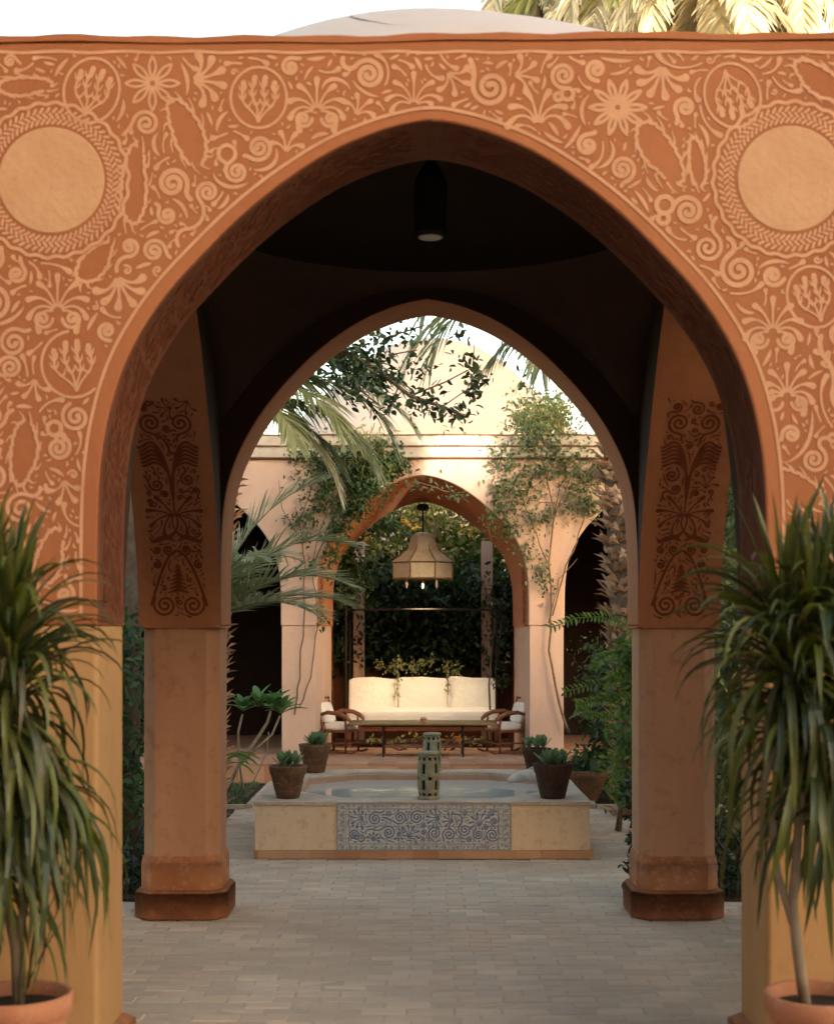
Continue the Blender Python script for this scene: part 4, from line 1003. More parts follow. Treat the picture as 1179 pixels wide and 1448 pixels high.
MB().lathe([(.0365, .026), (.038, .031), (.0365, .036)], 24).build('painted_band', M['iron'], cp)
st = thing('dry_leaf', 'orange dried star shaped leaf on the lower shelf of the low table', 'leaf', (FC+.42, 17.42, PZ+.137))
vs = [(0, 0, .03)]; fs = []
for k in range(10):
    a = 2*PI*k/10; r = .085 if k % 2 == 0 else .032; vs.append((r*math.cos(a), -.01+.02*math.sin(a*2), .075+r*math.sin(a)))
for k in range(10): fs.append((0, 1+k, 1+(k+1) % 10))
vs[0] = (0, -.02, .075)
MB().add(vs, fs).build('leaf_blade', mat('dry_orange_leaf', (.65, .30, .10), (.5, .2, .06)), st)

def rocking_chair(loc, rz, label):
    t = thing('rocking_chair', label, 'chair', loc, rz, group='wooden rocking chairs beside the sofa')
    for s_ in (-1, 1):
        y = s_*.27
        MB().tube([(-.45, y, .07), (-.3, y, .025), (-.1, y, .012), (.1, y, .012), (.3, y, .03), (.42, y, .065)], .018, 8).build('rocker', M['wood'], t, smooth=True)
        MB().tube([(.24, y, .03), (.23, y, .2), (.25, y, .38), (.22, y, .52)], [.022, .018, .022, .02], 8).build('front_leg', M['wood'], t, smooth=True)
        MB().tube([(-.25, y, .03), (-.22, y, .25), (-.20, y, .40), (-.30, y, .62), (-.36, y, .80)], [.022, .02, .024, .02, .016], 8).build('back_post', M['wood'], t, smooth=True)
        MB().tube([(-.28, y, .56), (-.1, y*1.06, .60), (.12, y*1.1, .585), (.26, y*1.1, .54), (.33, y*1.08, .49), (.33, y*1.06, .44), (.28, y*1.05, .43)], [.02, .028, .032, .034, .03, .024, .016], 8).build('armrest', M['wood'], t, smooth=True)
        MB().tube([(-.23, y, .17), (.23, y, .17)], .012, 6).build('stretcher', M['wood'], t)
    MB().box((.02, 0, .335), (.52, .56, .035)).build('seat_frame', M['wood'], t, bevel=.01)
    MB().superq((.02, 0, .395), (.52, .52, .11), .4).build('seat_cushion', M['fabric'], t, smooth=True)
    MB().superq((-.25, 0, .58), (.09, .44, .30), .4, ry=-.38).build('back_cushion', M['fabric'], t, smooth=True)
    for z in (.45, .56, .67, .78): MB().tube([(-.22-.18*(z-.4)/.55, -.27, z), (-.26-.2*(z-.4)/.55, 0, z+.01), (-.22-.18*(z-.4)/.55, .27, z)], .016, 6).build('back_rail', M['wood'], t)
    MB().tube([(.24, -.27, .16), (.24, .27, .16)], .012, 6).build('stretcher', M['wood'], t)
    return t
rk1 = rocking_chair((FC-1.0, 17.85, PZ), math.radians(-18), 'wooden rocking chair with white cushions at the left end of the sofa')
rk2 = rocking_chair((FC+1.0, 17.85, PZ), math.radians(180+18), 'wooden rocking chair with white cushions at the right end of the sofa')

rk1.scale = rk2.scale = (.66, .80, .86)
fr = thing('canopy_frame', 'thin black iron canopy frame standing around the sofa', 'canopy frame', (FC, 19.1, PZ))
for x in (-.97, .93):
    for y in (-.42, .62):
        MB().tube([(x, y, 0), (x, y, 1.82)], .017, 8).build('post', M['iron'], fr)
        MB().superq((x, y, 1.84), (.05, .05, .05), .8, n=10, m=8).build('finial', M['stone'], fr, smooth=True)
for y in (-.42, .62): MB().tube([(-.97, y, 1.76), (.93, y, 1.76)], .010, 6).build('top_rail', M['iron'], fr)
for x in (-.97, .93): MB().tube([(x, -.42, 1.76), (x, .62, 1.76)], .010, 6).build('top_rail', M['iron'], fr)

pl = thing('pendant_lamp', 'large flared pendant lantern hanging in the middle arch above the sofa', 'lamp', (FC+.0, 18.45, 2.33))
q = []
n = 8; prof = [(.37, .0), (.375, .015), (.375, .20), (.39, .215), (.20, .38), (.165, .47), (.14, .54), (.10, .58), (.03, .60), (.001, .60)]
def poly_lathe(prof, n, rot=PI/8):
    mb = MB(); vs = []; fs = []
    for r, z in prof:
        for k in range(n):
            a = 2*PI*k/n+rot; vs.append((r/math.cos(PI/n)*math.cos(a)*1.0, r/math.cos(PI/n)*math.sin(a)*.8, z))
    for i in range(len(prof)-1):
        for k in range(n): fs.append((i*n+k, i*n+(k+1) % n, (i+1)*n+(k+1) % n, (i+1)*n+k))
    return mb.add(vs, fs)
poly_lathe([(.39, .215), (.30, .27), (.20, .36), (.165, .45), (.14, .53), (.10, .57), (.03, .59), (.001, .59)], 8).build('flared_roof', M['lampglass'], pl)
glassmb = MB(); bars = MB(); R_ = .365/math.cos(PI/8)
for k in range(8):
    a0, a1 = 2*PI*k/8+PI/8, 2*PI*(k+1)/8+PI/8; c0 = (R_*math.cos(a0), R_*.8*math.sin(a0)); c1 = (R_*math.cos(a1), R_*.8*math.sin(a1))
    m_ = MB(); e = .03; l0 = lerp((*c0, 0), (*c1, 0), e); l1 = lerp((*c0, 0), (*c1, 0), 1-e)
    m_.add([(l0[0], l0[1], .015), (l1[0], l1[1], .015), (l1[0], l1[1], .2), (l0[0], l0[1], .2)], [(0, 1, 2, 3)]); m_.build('glass_panel', M['lampglass'], pl)
    MB().tube([(*c0, 0), (*c0, .215)], .011, 5).build('corner_bar', M['brass'], pl)
    MB().tube([(*c0, .007), (*c1, .007)], .012, 5).build('bottom_rail', M['brass'], pl)
    MB().tube([(*c0, .21), (*c1, .21)], .012, 5).build('top_rail', M['brass'], pl)
    MB().tube([(R_*1.05*math.cos(a0), R_*.84*math.sin(a0), .22), (.21*math.cos(a0), .17*math.sin(a0), .37), (.165*math.cos(a0), .13*math.sin(a0), .46), (.14*math.cos(a0), .115*math.sin(a0), .53)], .007, 5).build('roof_rib', M['brass'], pl)
for x, y in ((-.2, -.18), (.17, -.2), (0, .1)):
    MB().superq((x, y, -.06), (.035, .035, .12), 1.0, n=10, m=8).build('glass_drop', M['stone'], pl, smooth=True)
    MB().tube([(x, y, 0), (x, y, .01)], .006, 5).build('drop_wire', M['iron'], pl)
MB().tube([(0, 0, .58), (0, 0, .93)], .012, 6).build('chain', M['iron'], pl)
MB().superq((0, 0, .90), (.16, .16, .09), .8, n=14, m=8).build('ceiling_rose', M['iron'], pl, smooth=True)
lm = bpy.data.lights.new('lamp_bulb', 'SPOT'); lm.energy = 12; lm.color = (1, .74, .42); lm.shadow_soft_size = .06; lm.spot_size = math.radians(88); lm.spot_blend = .7
lo = bpy.data.objects.new('lamp_bulb', lm); COL.objects.link(lo); lo.parent = pl; lo.location = (0, .0, -.03); lo.rotation_euler = (math.radians(12), 0, 0)

# ------------------------------------------------------------------ foliage builders
rng = np.random.default_rng(5)
def leaves(centres, dirs, size, width=.5, fold=.25, jitter=.35):
    """folded lozenge leaves (4 triangles) as numpy arrays"""
    C = np.asarray(centres, float); n = len(C); D = np.asarray(dirs, float)
    D /= np.linalg.norm(D, axis=1, keepdims=True)+1e-9
    up = rng.normal(size=(n, 3)); up[:, 2] += 1.2
    S = np.cross(D, up); S /= np.linalg.norm(S, axis=1, keepdims=True)+1e-9
    Nn = np.cross(S, D); L = size*(1+jitter*(rng.random(n)*2-1)); L = L[:, None]; Wd = L*width/2
    V = np.stack([C, C+D*L*.30+S*Wd*.85+Nn*L*fold*.4, C+D*L*.68+S*Wd*.8+Nn*L*fold*.25, C+D*L-Nn*L*.12, C+D*L*.68-S*Wd*.8+Nn*L*fold*.25, C+D*L*.30-S*Wd*.85+Nn*L*fold*.4, C+D*L*.5], axis=1)
    b = np.arange(n)[:, None]*7
    F = np.concatenate([b+np.array([[0, 6, 1]]), b+np.array([[1, 6, 2]]), b+np.array([[2, 6, 3]]), b+np.array([[3, 6, 4]]), b+np.array([[4, 6, 5]]), b+np.array([[5, 6, 0]])])
    return V.reshape(-1, 3), F
def rdir(n, down=0, out=None):
    d = rng.normal(size=(n, 3)); d[:, 2] -= down
    if out is not None: d += out
    return d
def clumps(box, nclump, per, r):
    x0, x1, y0, y1, z0, z1 = box
    c = np.stack([rng.uniform(x0, x1, nclump), rng.uniform(y0, y1, nclump), rng.uniform(z0, z1, nclump)], 1)
    out = []
    for q in c:
        k = int(per*rng.uniform(.5, 1.4)); out.append(q+rng.normal(size=(k, 3))*r*rng.uniform(.5, 1.2))
    return np.concatenate(out)
def foliage(name, parent, C, m, size, down=.4, width=.5, out=None):
    V, F = leaves(C, rdir(len(C), down, out), size, width); o = np_mesh(name, V, F, m, parent); return o
def walk(p, d, n, step, wob, grav=0, attract=None):
    pts = [Vector(p)]; d = Vector(d).normalized()
    for i in range(n):
        d = (d+Vector(rng.normal(size=3))*wob+Vector((0, 0, -grav))).normalized()
        q = pts[-1]+d*step
        if attract: q = attract(q)
        pts.append(q)
    return pts
def bush(name, label, cat, box, nclump, per, r, m, size, stems=5, group=None, m2=None, down=.2, width=.5):
    x0, x1, y0, y1, z0, z1 = box; t = thing(name, label, cat, ((x0+x1)/2, (y0+y1)/2, 0), group=group)
    off = np.array([(x0+x1)/2, (y0+y1)/2, 0])
    C = clumps(box, nclump, per, r)-off
    foliage('foliage', t, C, m, size, down, width)
    if m2 is not None: foliage('young_foliage', t, clumps(box, nclump//3+1, per//2+1, r)-off+np.array([0, -r*.6, r*.5]), m2, size, down, width)
    for k in range(stems):
        a = Vector((random.uniform(-.12, .12), random.uniform(-.1, .1), 0)); b = Vector((random.uniform(x0, x1)-off[0], random.uniform(y0, y1)-off[1], random.uniform((z0+z1)/2, z1)))
        mid = (a+b)/2+Vector((random.uniform(-.1, .1), random.uniform(-.1, .1), .05)); MB().tube([a, mid, b], [.018, .013, .005], 5).build('stem', M['bark'], t)
    return t

def frond_arrays(base, az, el, L, nl=36, ll=.42, bend=1.3, w=.030, droop=.5, twist=0, start=.12, seg=3):
    """one pinnate frond: rachis points + leaflets as real blades"""
    n = 22; pts = []; p = np.array(base, float); e = el; st = L/n
    h = np.array([math.cos(az), math.sin(az), 0])
    for i in range(n+1):
        pts.append(p.copy()); dirv = h*math.cos(e)+np.array([0, 0, math.sin(e)]); p = p+dirv*st; e -= bend/n*(.5+1.0*i/n)
    pts = np.array(pts); V = []; F = []
    side0 = np.array([-math.sin(az), math.cos(az), 0])
    for k in range(nl):
        t = start+(1-start)*k/(nl-1); f = t*n; i = min(int(f), n-1); c = pts[i]+(pts[i+1]-pts[i])*(f-i)
        tg = pts[i+1]-pts[i]; tg /= np.linalg.norm(tg); up = np.cross(side0, tg); up = up if up[2] > 0 else -up
        for s in (-1, 1):
            sd = side0*s; ln = ll*(.55+.6*math.sin(PI*min(.98, .12+t*.85)))*rng.uniform(.85, 1.1)
            fw = .45+.55*t; d = sd*(1-.45*t)+tg*fw+up*rng.uniform(.1, .45); d /= np.linalg.norm(d)
            q = c.copy(); ps = [q.copy()]
            for j in range(seg):
                d = d+np.array([0, 0, -droop/seg])*rng.uniform(.7, 1.3); d /= np.linalg.norm(d); q = q+d*ln/seg; ps.append(q.copy())
            wd = np.cross(d, up+rng.normal(size=3)*.25); wd /= np.linalg.norm(wd)+1e-9
            b = len(V)
            for j, pp in enumerate(ps):
                ww = w*(.55, 1, .8, .08)[min(j if seg == 3 else int(j*3/seg), 3)]*.5; V += [pp+wd*ww, pp-wd*ww]
            for j in range(seg): F.append((b+2*j, b+2*j+1, b+2*j+3, b+2*j+2))
    return pts, np.array(V), np.array(F)
def add_frond(parent, base, az, el, L, m=None, **k):
    r = k.pop('r', .012)
    pts, V, F = frond_arrays(base, az, el, L, **k); o = np_mesh('frond', V, F, m or M['leaf_palm'], parent)
    MB().tube([Vector(p) for p in pts[::3]], [r*(1-.8*i/7) for i in range(len(pts[::3]))], 5).build('midrib', M['leaf_palm'] if m is None else m, o)
    return o
def booted_trunk(t, p0, p1, r, rows, around=9, h=.09):
    """palm trunk with separate overlapping leaf bases; r(t) radius"""
    p0, p1 = Vector(p0), Vector(p1)
    MB().tube([p0.lerp(p1, k/8) for k in range(9)], [r*.8]*9, 12).build('trunk', M['bark'], t)
    V = []; F = []
    for i in range(rows):
        c = p0.lerp(p1, (i+random.uniform(-.3, .3))/rows)
        for k in range(around):
            c = c+Vector((0, 0, random.uniform(-.02, .02))); a = 2*PI*(k+.5*(i % 2)+.8*random.random())/around; o = Vector((math.cos(a), math.sin(a), 0)); s = Vector((-math.sin(a), math.cos(a), 0)); w_ = 2*PI*r/around*.75; rr = r*random.uniform(.78, .9); out = random.uniform(.2, 1.1); b = len(V)
            hh = h*random.uniform(.8, 1.3)
            V += [c+o*rr-s*w_*.6, c+o*rr+s*w_*.6, c+o*(rr+out*.07)+s*w_*.4+Vector((0, 0, hh*.6)), c+o*(rr+out*.14)+s*random.uniform(-.03, .03)+Vector((0, 0, hh*random.uniform(.4, 1.2))), c+o*(rr+out*.07)-s*w_*.4+Vector((0, 0, hh*.6)), c+o*(rr+out*.04+.02)+Vector((0, 0, hh*.3))]
            F += [(b, b+1, b+5), (b+1, b+2, b+5), (b+2, b+3, b+5), (b+3, b+4, b+5), (b+4, b, b+5)]
    o = mkmesh('leaf_bases', V, F, M['boot'], t); o['kind'] = 'stuff'
# ------------------------------------------------------------------ plants of the court
# strap-leaved plants in terracotta pots by the near pillars
def blade_mesh(L, e0, grav, w, tw):
    vs = []; fs = []; n = 9; x = z = y = 0; e = e0; st = L/n
    for i in range(n+1):
        t = i/n; ww = w*(.55+.45*min(1, t*4))*(1-t**3.2)**.8+.0006; lift = ww*.35
        yy = tw*t*t
        vs += [(x, yy-ww/2, z+lift), (x, yy, z), (x, yy+ww/2, z+lift)]
        x += math.cos(e)*st; z += math.sin(e)*st
        e -= grav*(.35+1.3*t)/n*max(.25, math.cos(e*.9)) if e > -1.45 else 0
    for i in range(n):
        for k in range(2): fs.append((i*3+k, i*3+k+1, i*3+k+4, i*3+k+3))
    me = bpy.data.meshes.new('strap_leaf'); me.from_pydata(vs, [], fs); me.update(); me.materials.append(M['blade'])
    me.polygons.foreach_set('use_smooth', [True]*len(me.polygons)); return me
BL = {'up': [blade_mesh(random.uniform(.30, .48), random.uniform(1.15, 1.5), random.uniform(.5, 1.1), random.uniform(.018, .026), random.uniform(-.03, .03)) for _ in range(10)],
      'mid': [blade_mesh(random.uniform(.34, .50), random.uniform(.6, 1.2), random.uniform(2.0, 3.3), random.uniform(.018, .028), random.uniform(-.05, .05)) for _ in range(14)],
      'low': [blade_mesh(random.uniform(.40, .64), random.uniform(-.7, .35), random.uniform(2.8, 4.2), random.uniform(.018, .028), random.uniform(-.05, .05)) for _ in range(14)]}
def strap_plant(loc, label, heads, potr=.17, stems=()):
    t = thing('potted_strap_plant', label, 'potted plant', loc)
    h = loc_h = .58
    MB().lathe([(potr*.70, 0), (potr*.74, .02), (potr*.93, h*.86), (potr*.96, h*.88), (potr*1.03, h*.90), (potr*1.04, h*.985), (potr*1.0, h), (potr*.92, h-.004), (potr*.90, h*.93), (potr*.88, h*.90)], 48).build('pot', M['terra'], t, smooth=True)
    MB().lathe([(potr*.90, h-.045), (potr*.4, h-.038), (.001, h-.035)], 24).build('soil', M['soil'], t)
    for pts, r in stems: MB().tube(pts, r, 10).build('stem', M['palebark'], t, smooth=True)
    cnt = 0
    for (hx, hy, hz, n, kinds, amin, amax) in heads:
        for k in range(n):
            kd = random.choice(kinds); a = random.uniform(amin, amax); s_ = random.uniform(.8, 1.12)
            o = inst(random.choice(BL[kd]), 'strap_leaf', t, (hx+random.uniform(-.02, .02), hy+random.uniform(-.02, .02), hz-.05+random.uniform(-.07, .07)), (random.uniform(-.15, .15), random.uniform(-.15, .15), a), (s_, s_, s_)); cnt += 1
    VV = []; FF = []
    for k in range(420):
        hx, hy, hz, n, kinds, amin, amax = random.choice([h for h in heads if h[3] > 20]); me = random.choice(BL[random.choice(kinds)]); a = random.uniform(0, 2*PI); ca, sa = math.cos(a), math.sin(a); b = len(VV); tz = hz+random.uniform(-.1, .06)
        VV += [(hx+v.co.x*ca-v.co.y*sa, hy+v.co.x*sa+v.co.y*ca, tz+v.co.z) for v in me.vertices]; FF += [tuple(i+b for i in p.vertices) for p in me.polygons]
    o = mkmesh('inner_leaves', VV, FF, M['blade'], t); o['kind'] = 'stuff'
    return t
TA = 2*PI
strap_plant((1.23, 4.72, 0), 'terracotta pot with a full drooping strap leaved plant in front of the right pillar',
    [(-.10, 0, 1.62, 62, ('mid', 'low', 'mid'), 0, TA), (.10, .03, 1.58, 52, ('mid', 'low'), 0, TA), (-.02, -.05, 1.68, 44, ('up', 'up', 'mid'), 0, TA), (-.04, .0, 1.42, 50, ('low', 'mid'), 0, TA), (.06, 0, 1.24, 46, ('low',), 0, TA), (-.12, -.02, 1.75, 24, ('up', 'mid'), 0, TA), (.1, 0, 1.74, 26, ('up', 'mid'), 0, TA)],
    stems=[([(-.04, 0, .5), (-.07, 0, .72), (-.085, 0, .86), (-.06, 0, 1.2), (-.10, 0, 1.62)], [.020, .018, .016, .014, .012]), ([(-.085, 0, .80), (-.13, .01, .95), (-.15, .02, 1.15), (.0, .02, 1.45)], [.013, .012, .011, .010])])
strap_plant((-1.33, 4.72, 0), 'terracotta pot with a drooping strap leaved plant in front of the left pillar',
    [(-.02, 0, 1.58, 58, ('mid', 'low', 'mid'), 0, TA), (-.02, 0, 1.72, 44, ('up', 'up', 'mid'), 0, TA), (-.08, .0, 1.42, 50, ('low',), 0, TA), (.02, 0, 1.25, 50, ('low',), 0, TA), (-.12, 0, 1.78, 30, ('up',), 0, TA), (-.1, -.05, 1.05, 26, ('low',), 0, TA), (.03, -.02, .60, 8, ('up',), -.6, .9), (-.1, -.02, .60, 6, ('up',), 1.8, 4.2)],
    stems=[([(.01, 0, .5), (.0, 0, .72), (-.06, 0, 1.0), (-.04, 0, 1.55)], [.022, .020, .016, .013]), ([(.0, 0, .70), (.03, .0, .9), (.02, 0, 1.2), (-.02, 0, 1.4)], [.014, .013, .012, .011])])

# plumeria left of the basin
def big_leaf(L, w, m, name='leaf', droop=.25):
    vs = []; fs = []; n = 6
    for i in range(n+1):
        t = i/n; ww = w*math.sin(PI*(.06+.90*t))**.75*(.6+.5*t)+.002; x = L*t; z = .10*L*math.sin(t*2)-droop*L*t*t
        vs += [(x, -ww/2, z+ww*.16), (x, 0, z), (x, ww/2, z+ww*.16)]
    for i in range(n):
        for k in range(2): fs.append((i*3+k, i*3+k+1, i*3+k+4, i*3+k+3))
    me = bpy.data.meshes.new(name); me.from_pydata(vs, [], fs); me.update(); me.materials.append(m); me.polygons.foreach_set('use_smooth', [True]*len(me.polygons)); return me
PLM = [big_leaf(.27, .092, M['leaf_plum']), big_leaf(.23, .085, M['leaf_plum'], droop=.4)]
pb = P(335, 1125, 15.0); t = thing('plumeria', 'young plumeria with leaf rosettes on bare branches in the left bed', 'shrub', (pb.x, 15.0, .02))
def lp(px, py, d=15.0): q = P(px, py, d); return (q.x-pb.x, d-15.0, q.z-.02)
for pts, r in (([lp(322, 1120), lp(335, 1085), lp(360, 1050), lp(378, 1022), lp(383, 1005)], [.022, .020, .017, .015, .013]), ([lp(335, 1085), lp(366, 1055), lp(385, 1038), lp(396, 1012)], [.016, .013, .012, .011]),
               ([lp(345, 1122), lp(338, 1075), lp(337, 1035), lp(343, 1010)], [.014, .013, .012, .011]), ([lp(350, 1120), lp(366, 1090), lp(378, 1060), lp(380, 1035)], [.008, .007, .006, .005])):
    MB().tube(pts, r, 7).build('branch', M['palebark'], t, smooth=True)
for (px, py, n) in ((344, 1006, 15), (384, 1003, 14), (397, 1010, 14), (365, 1000, 9)):
    c = lp(px, py, 15.0+random.uniform(-.08, .08))
    for k in range(n):
        a = k*2.4+random.uniform(-.2, .2); e = .35+.95*(k/n); s_ = random.uniform(.8, 1.1)
        inst(random.choice(PLM), 'leaf', t, c, (random.uniform(-.1, .1), -e, a), (s_, s_, s_))

# palms ------------------------------------------------------------
def palm(label, loc, trunk_top, fronds, cat='palm tree', boots=None, m=None, group=None, name='palm_tree'):
    t = thing(name, label, cat, loc, group=group)
    if boots: booted_trunk(t, (0, 0, 0), trunk_top, boots[0], boots[1])
    for f in fronds:
        az, el, L = f[:3]; kw = dict(f[3]) if len(f) > 3 else {}
        mm = kw.pop('m', m); add_frond(t, trunk_top if not boots else (trunk_top[0], trunk_top[1], trunk_top[2]), math.radians(az), math.radians(el), L, mm, **kw)
    return t
# slim trunk with brown leaf bases right of the basin, crown above the rear arch
p0 = P(893, 1110, 13.6); p1 = P(862, 560, 13.6)
palm('date palm with a rough brown trunk seen beside the right rear pillar', (p0.x, 13.6, 0), (p1.x-p0.x, 0, 4.55),
     [(185, 28, 2.3, dict(bend=2.0, nl=60, ll=.50, droop=.9)), (205, 45, 2.3, dict(bend=2.2, nl=60, ll=.52, droop=.9)), (160, 40, 2.2, dict(bend=2.3, nl=56, ll=.5, droop=.8)), (235, 10, 1.5, dict(bend=1.6, nl=50, ll=.5, droop=1.2)), (265, 20, 1.5, dict(bend=1.8, nl=50, ll=.5, droop=1.2)), (300, 30, 1.8, dict(bend=1.8, nl=50)), (340, 35, 2.0, dict(bend=1.7, nl=46)), (20, 30, 2.0, dict(bend=1.7, nl=46)), (60, 40, 2.0, dict(bend=1.7, nl=46)), (110, 40, 2.0, dict(bend=1.7, nl=46)), (215, 70, 2.4, dict(bend=2.3, nl=50)), (178, 52, 2.2, dict(bend=1.9, nl=60, ll=.5, droop=1.0)), (192, 58, 2.5, dict(bend=2.2, nl=60, ll=.5, droop=1.0)), (186, 8, 1.2, dict(bend=1.2, nl=56, ll=.45, droop=1.3))], boots=(.145, 90))
# left: a palm whose crown is level with the arch, and a young one low
def aim(px, py, d): q = P(px, py, d); return (q.x, d, q.z)
def fan_palm(label, crown, d, fl, base_dx=0, group=None, boots=(.13, 50), m=None):
    cx, cy, cz = aim(*crown, d); t = thing('palm_tree', label, 'palm tree', (cx+base_dx, cy, 0), group=group)
    booted_trunk(t, (0, 0, 0), (-base_dx, 0, cz-.05), boots[0], boots[1])
    for (az, el, L, kw) in fl:
        kw = dict(kw); mm = kw.pop('m', m); add_frond(t, (-base_dx, 0, cz), math.radians(az), math.radians(el), L, mm, **kw)
    return t
fan_palm('grey green date palm arching its fronds across the upper left of the rear arch', (325, 560), 14.4,
    [(-8, 22, 2.0, dict(bend=1.5, nl=66, ll=.46, droop=.7, w=.022)), (4, 6, 1.7, dict(bend=1.5, nl=60, ll=.44, droop=.9, w=.022)), (-25, 34, 1.8, dict(bend=1.7, nl=60, ll=.44, droop=.8)), (15, 40, 1.9, dict(bend=1.6, nl=60, ll=.44, droop=.6)), (-14, 2, 1.75, dict(bend=1.3, nl=60, ll=.42, droop=.8)), (8, 26, 1.9, dict(bend=1.9, nl=60, ll=.46, droop=.8)), (-35, 14, 1.6, dict(bend=1.5, nl=60, ll=.44, droop=.8)), (2, -12, 1.3, dict(bend=.9, nl=54, ll=.40, droop=.9)), (-50, 0, 1.3, dict(bend=1.2, nl=50, ll=.42, droop=.7)), (-5, -15, 1.5, dict(bend=1.2, nl=50, ll=.40, droop=.9, m=M['leaf_dry'])),
     (40, 50, 1.9, dict(bend=1.6, nl=50)), (90, 40, 2.0, dict(bend=1.6, nl=50)), (150, 35, 2.0, dict(bend=1.6, nl=50)), (200, 30, 2.0, dict(bend=1.6, nl=50)), (240, 30, 2.0, dict(bend=1.6, nl=50)), (280, 45, 1.7, dict(bend=1.8, nl=50)), (320, 60, 2.0, dict(bend=2.0, nl=56, ll=.45))], base_dx=-.25)
fan_palm('young palm with stiff fronds fanning out from low behind the left rear pillar', (296, 880), 13.2,
    [(2, 62, 1.55, dict(bend=1.5, nl=62, ll=.40, droop=.25, w=.024)), (-12, 42, 1.35, dict(bend=1.2, nl=60, ll=.40, droop=.25, w=.024)), (10, 76, 1.7, dict(bend=1.1, nl=60, ll=.40, droop=.2, w=.024)), (-30, 25, 1.2, dict(bend=1.0, nl=56, ll=.36, droop=.3, w=.024)), (20, 28, 1.3, dict(bend=.9, nl=56, ll=.36, droop=.3, w=.024)),
     (178, 60, 1.6, dict(bend=1.3, nl=60, ll=.4, droop=.3, w=.024)), (190, 40, 1.5, dict(bend=1.2, nl=60, ll=.4, droop=.3, w=.024)), (170, 20, 1.4, dict(bend=1.0, nl=56, ll=.4, droop=.3, w=.024)), (215, 50, 1.5, dict(bend=1.2, nl=56, ll=.4, droop=.3, w=.024)), (240, 75, 1.7, dict(bend=1.2, nl=56, ll=.4, w=.024)), (100, 50, 1.5, dict(bend=1.2, nl=50, w=.024)), (60, 55, 1.4, dict(bend=1.2, nl=50, w=.024)), (-60, 55, 1.2, dict(bend=1.2, nl=50, ll=.34, w=.024))], boots=(.12, 24))
# tall palms far behind, pale in the sun
TP = [(765, -70, 27, 1.9), (890, -60, 24, .3), (1010, -40, 23, .2), (1125, -55, 24.5, 0), (1215, -30, 23, 0)]
lbls = ['tall sunlit palm behind the dome, nearest the dome on its right', 'tall sunlit palm above the wall midway between dome and right edge', 'tall sunlit palm above the upper right corner of the wall', 'tall palm at the right edge, mostly outside the picture']
for (px, py, d, bdx), lb in zip(TP, lbls):
    fl = []
    n = 30
    for k in range(n):
        el = random.uniform(-60, 55); fl.append((k*360/n*1.0+random.uniform(-8, 8), el, random.uniform(2.2, 3.0), dict(bend=random.uniform(.9, 1.8), nl=44, ll=.6, droop=.9, w=.06, m=M['leaf_dry'] if (el < -5) else M['leaf_yel'] if el < 20 else M['leaf_palm'])))
    fan_palm(lb, (px, py), d, fl, base_dx=bdx, boots=(.22, 40), group='tall palms behind the pavilion')

# vines on the arcade -------------------------------------------------
def vine(label, stems, leafpts, m, size, per, spread, y=FD-.06, mats=None, group=None, down=.5, name='climbing_vine', width=.55, hang=()):
    t = thing(name, label, 'vine', (0, y, 0), group=group)
    for pts, r in stems:
        P3 = []
        for i in range(len(pts)-1):
            a, b = Vector(pts[i]), Vector(pts[i+1])
            for k in range(4): q = a.lerp(b, k/4); P3.append(q+Vector((random.uniform(-.012, .012), random.uniform(-.008, .012), random.uniform(-.012, .012))))
        P3.append(Vector(pts[-1])); MB().tube(P3, [r*(1-.55*i/len(P3)) for i in range(len(P3))], 6).build('stem', M['vine'], t)
    out = []
    for (c, n, rx, rz) in leafpts:
        out.append(np.array(c)+rng.normal(size=(int(n*(1.3 if 'dense' not in label else .8)), 3))*np.array([rx, spread, rz]))
    C = np.concatenate(out); C[:, 1] = np.minimum(C[:, 1], .03)
    foliage('foliage', t, C, m, size, down, width, out=np.array([0, -.8, 0]))
    return t
def wp(px, py, d=FD): q = P(px, py, d); return (q.x, 0, q.z)
R_ = [([wp(800, 1030), wp(788, 985), wp(776, 920), wp(779, 860), wp(776, 800), wp(783, 730), wp(775, 690), wp(768, 655)], .016), ([wp(779, 870), wp(800, 800), wp(818, 755), wp(828, 720), wp(815, 715), wp(780, 712), wp(745, 708)], .010), ([wp(776, 800), wp(758, 760), wp(750, 735), wp(735, 700)], .008), ([wp(783, 730), wp(800, 690), wp(812, 660), wp(805, 640)], .008), ([wp(776, 880), wp(790, 820), wp(815, 790)], .007), ([wp(783, 740), wp(790, 690), wp(785, 640), wp(770, 600)], .008)]
lf = [(wp(760, 620), 420, .22, .16), (wp(790, 660), 300, .25, .12), (wp(735, 690), 200, .14, .14), (wp(705, 715), 170, .07, .22), (wp(760, 730), 160, .22, .10), (wp(815, 700), 150, .10, .16), (wp(835, 715), 90, .08, .08), (wp(745, 780), 60, .08, .12), (wp(768, 815), 70, .06, .12), (wp(720, 750), 70, .06, .1), (wp(840, 670), 120, .08, .1), (wp(712, 650), 80, .08, .08)]
vine('sparse climbing vine with thin bare stems right of the middle arcade arch', R_, lf, M['leaf_vine'], .055, 1, .05)
L_ = [([wp(418, 1010), wp(424, 960), wp(430, 880), wp(432, 800), wp(425, 740), wp(440, 690), wp(450, 650)], .012), ([wp(425, 1000), wp(440, 960), wp(450, 880), wp(442, 800), wp(455, 740), wp(475, 700)], .009), ([wp(442, 800), wp(470, 745), wp(480, 700), wp(500, 660)], .010), ([wp(425, 760), wp(400, 720), wp(395, 680)], .007)]
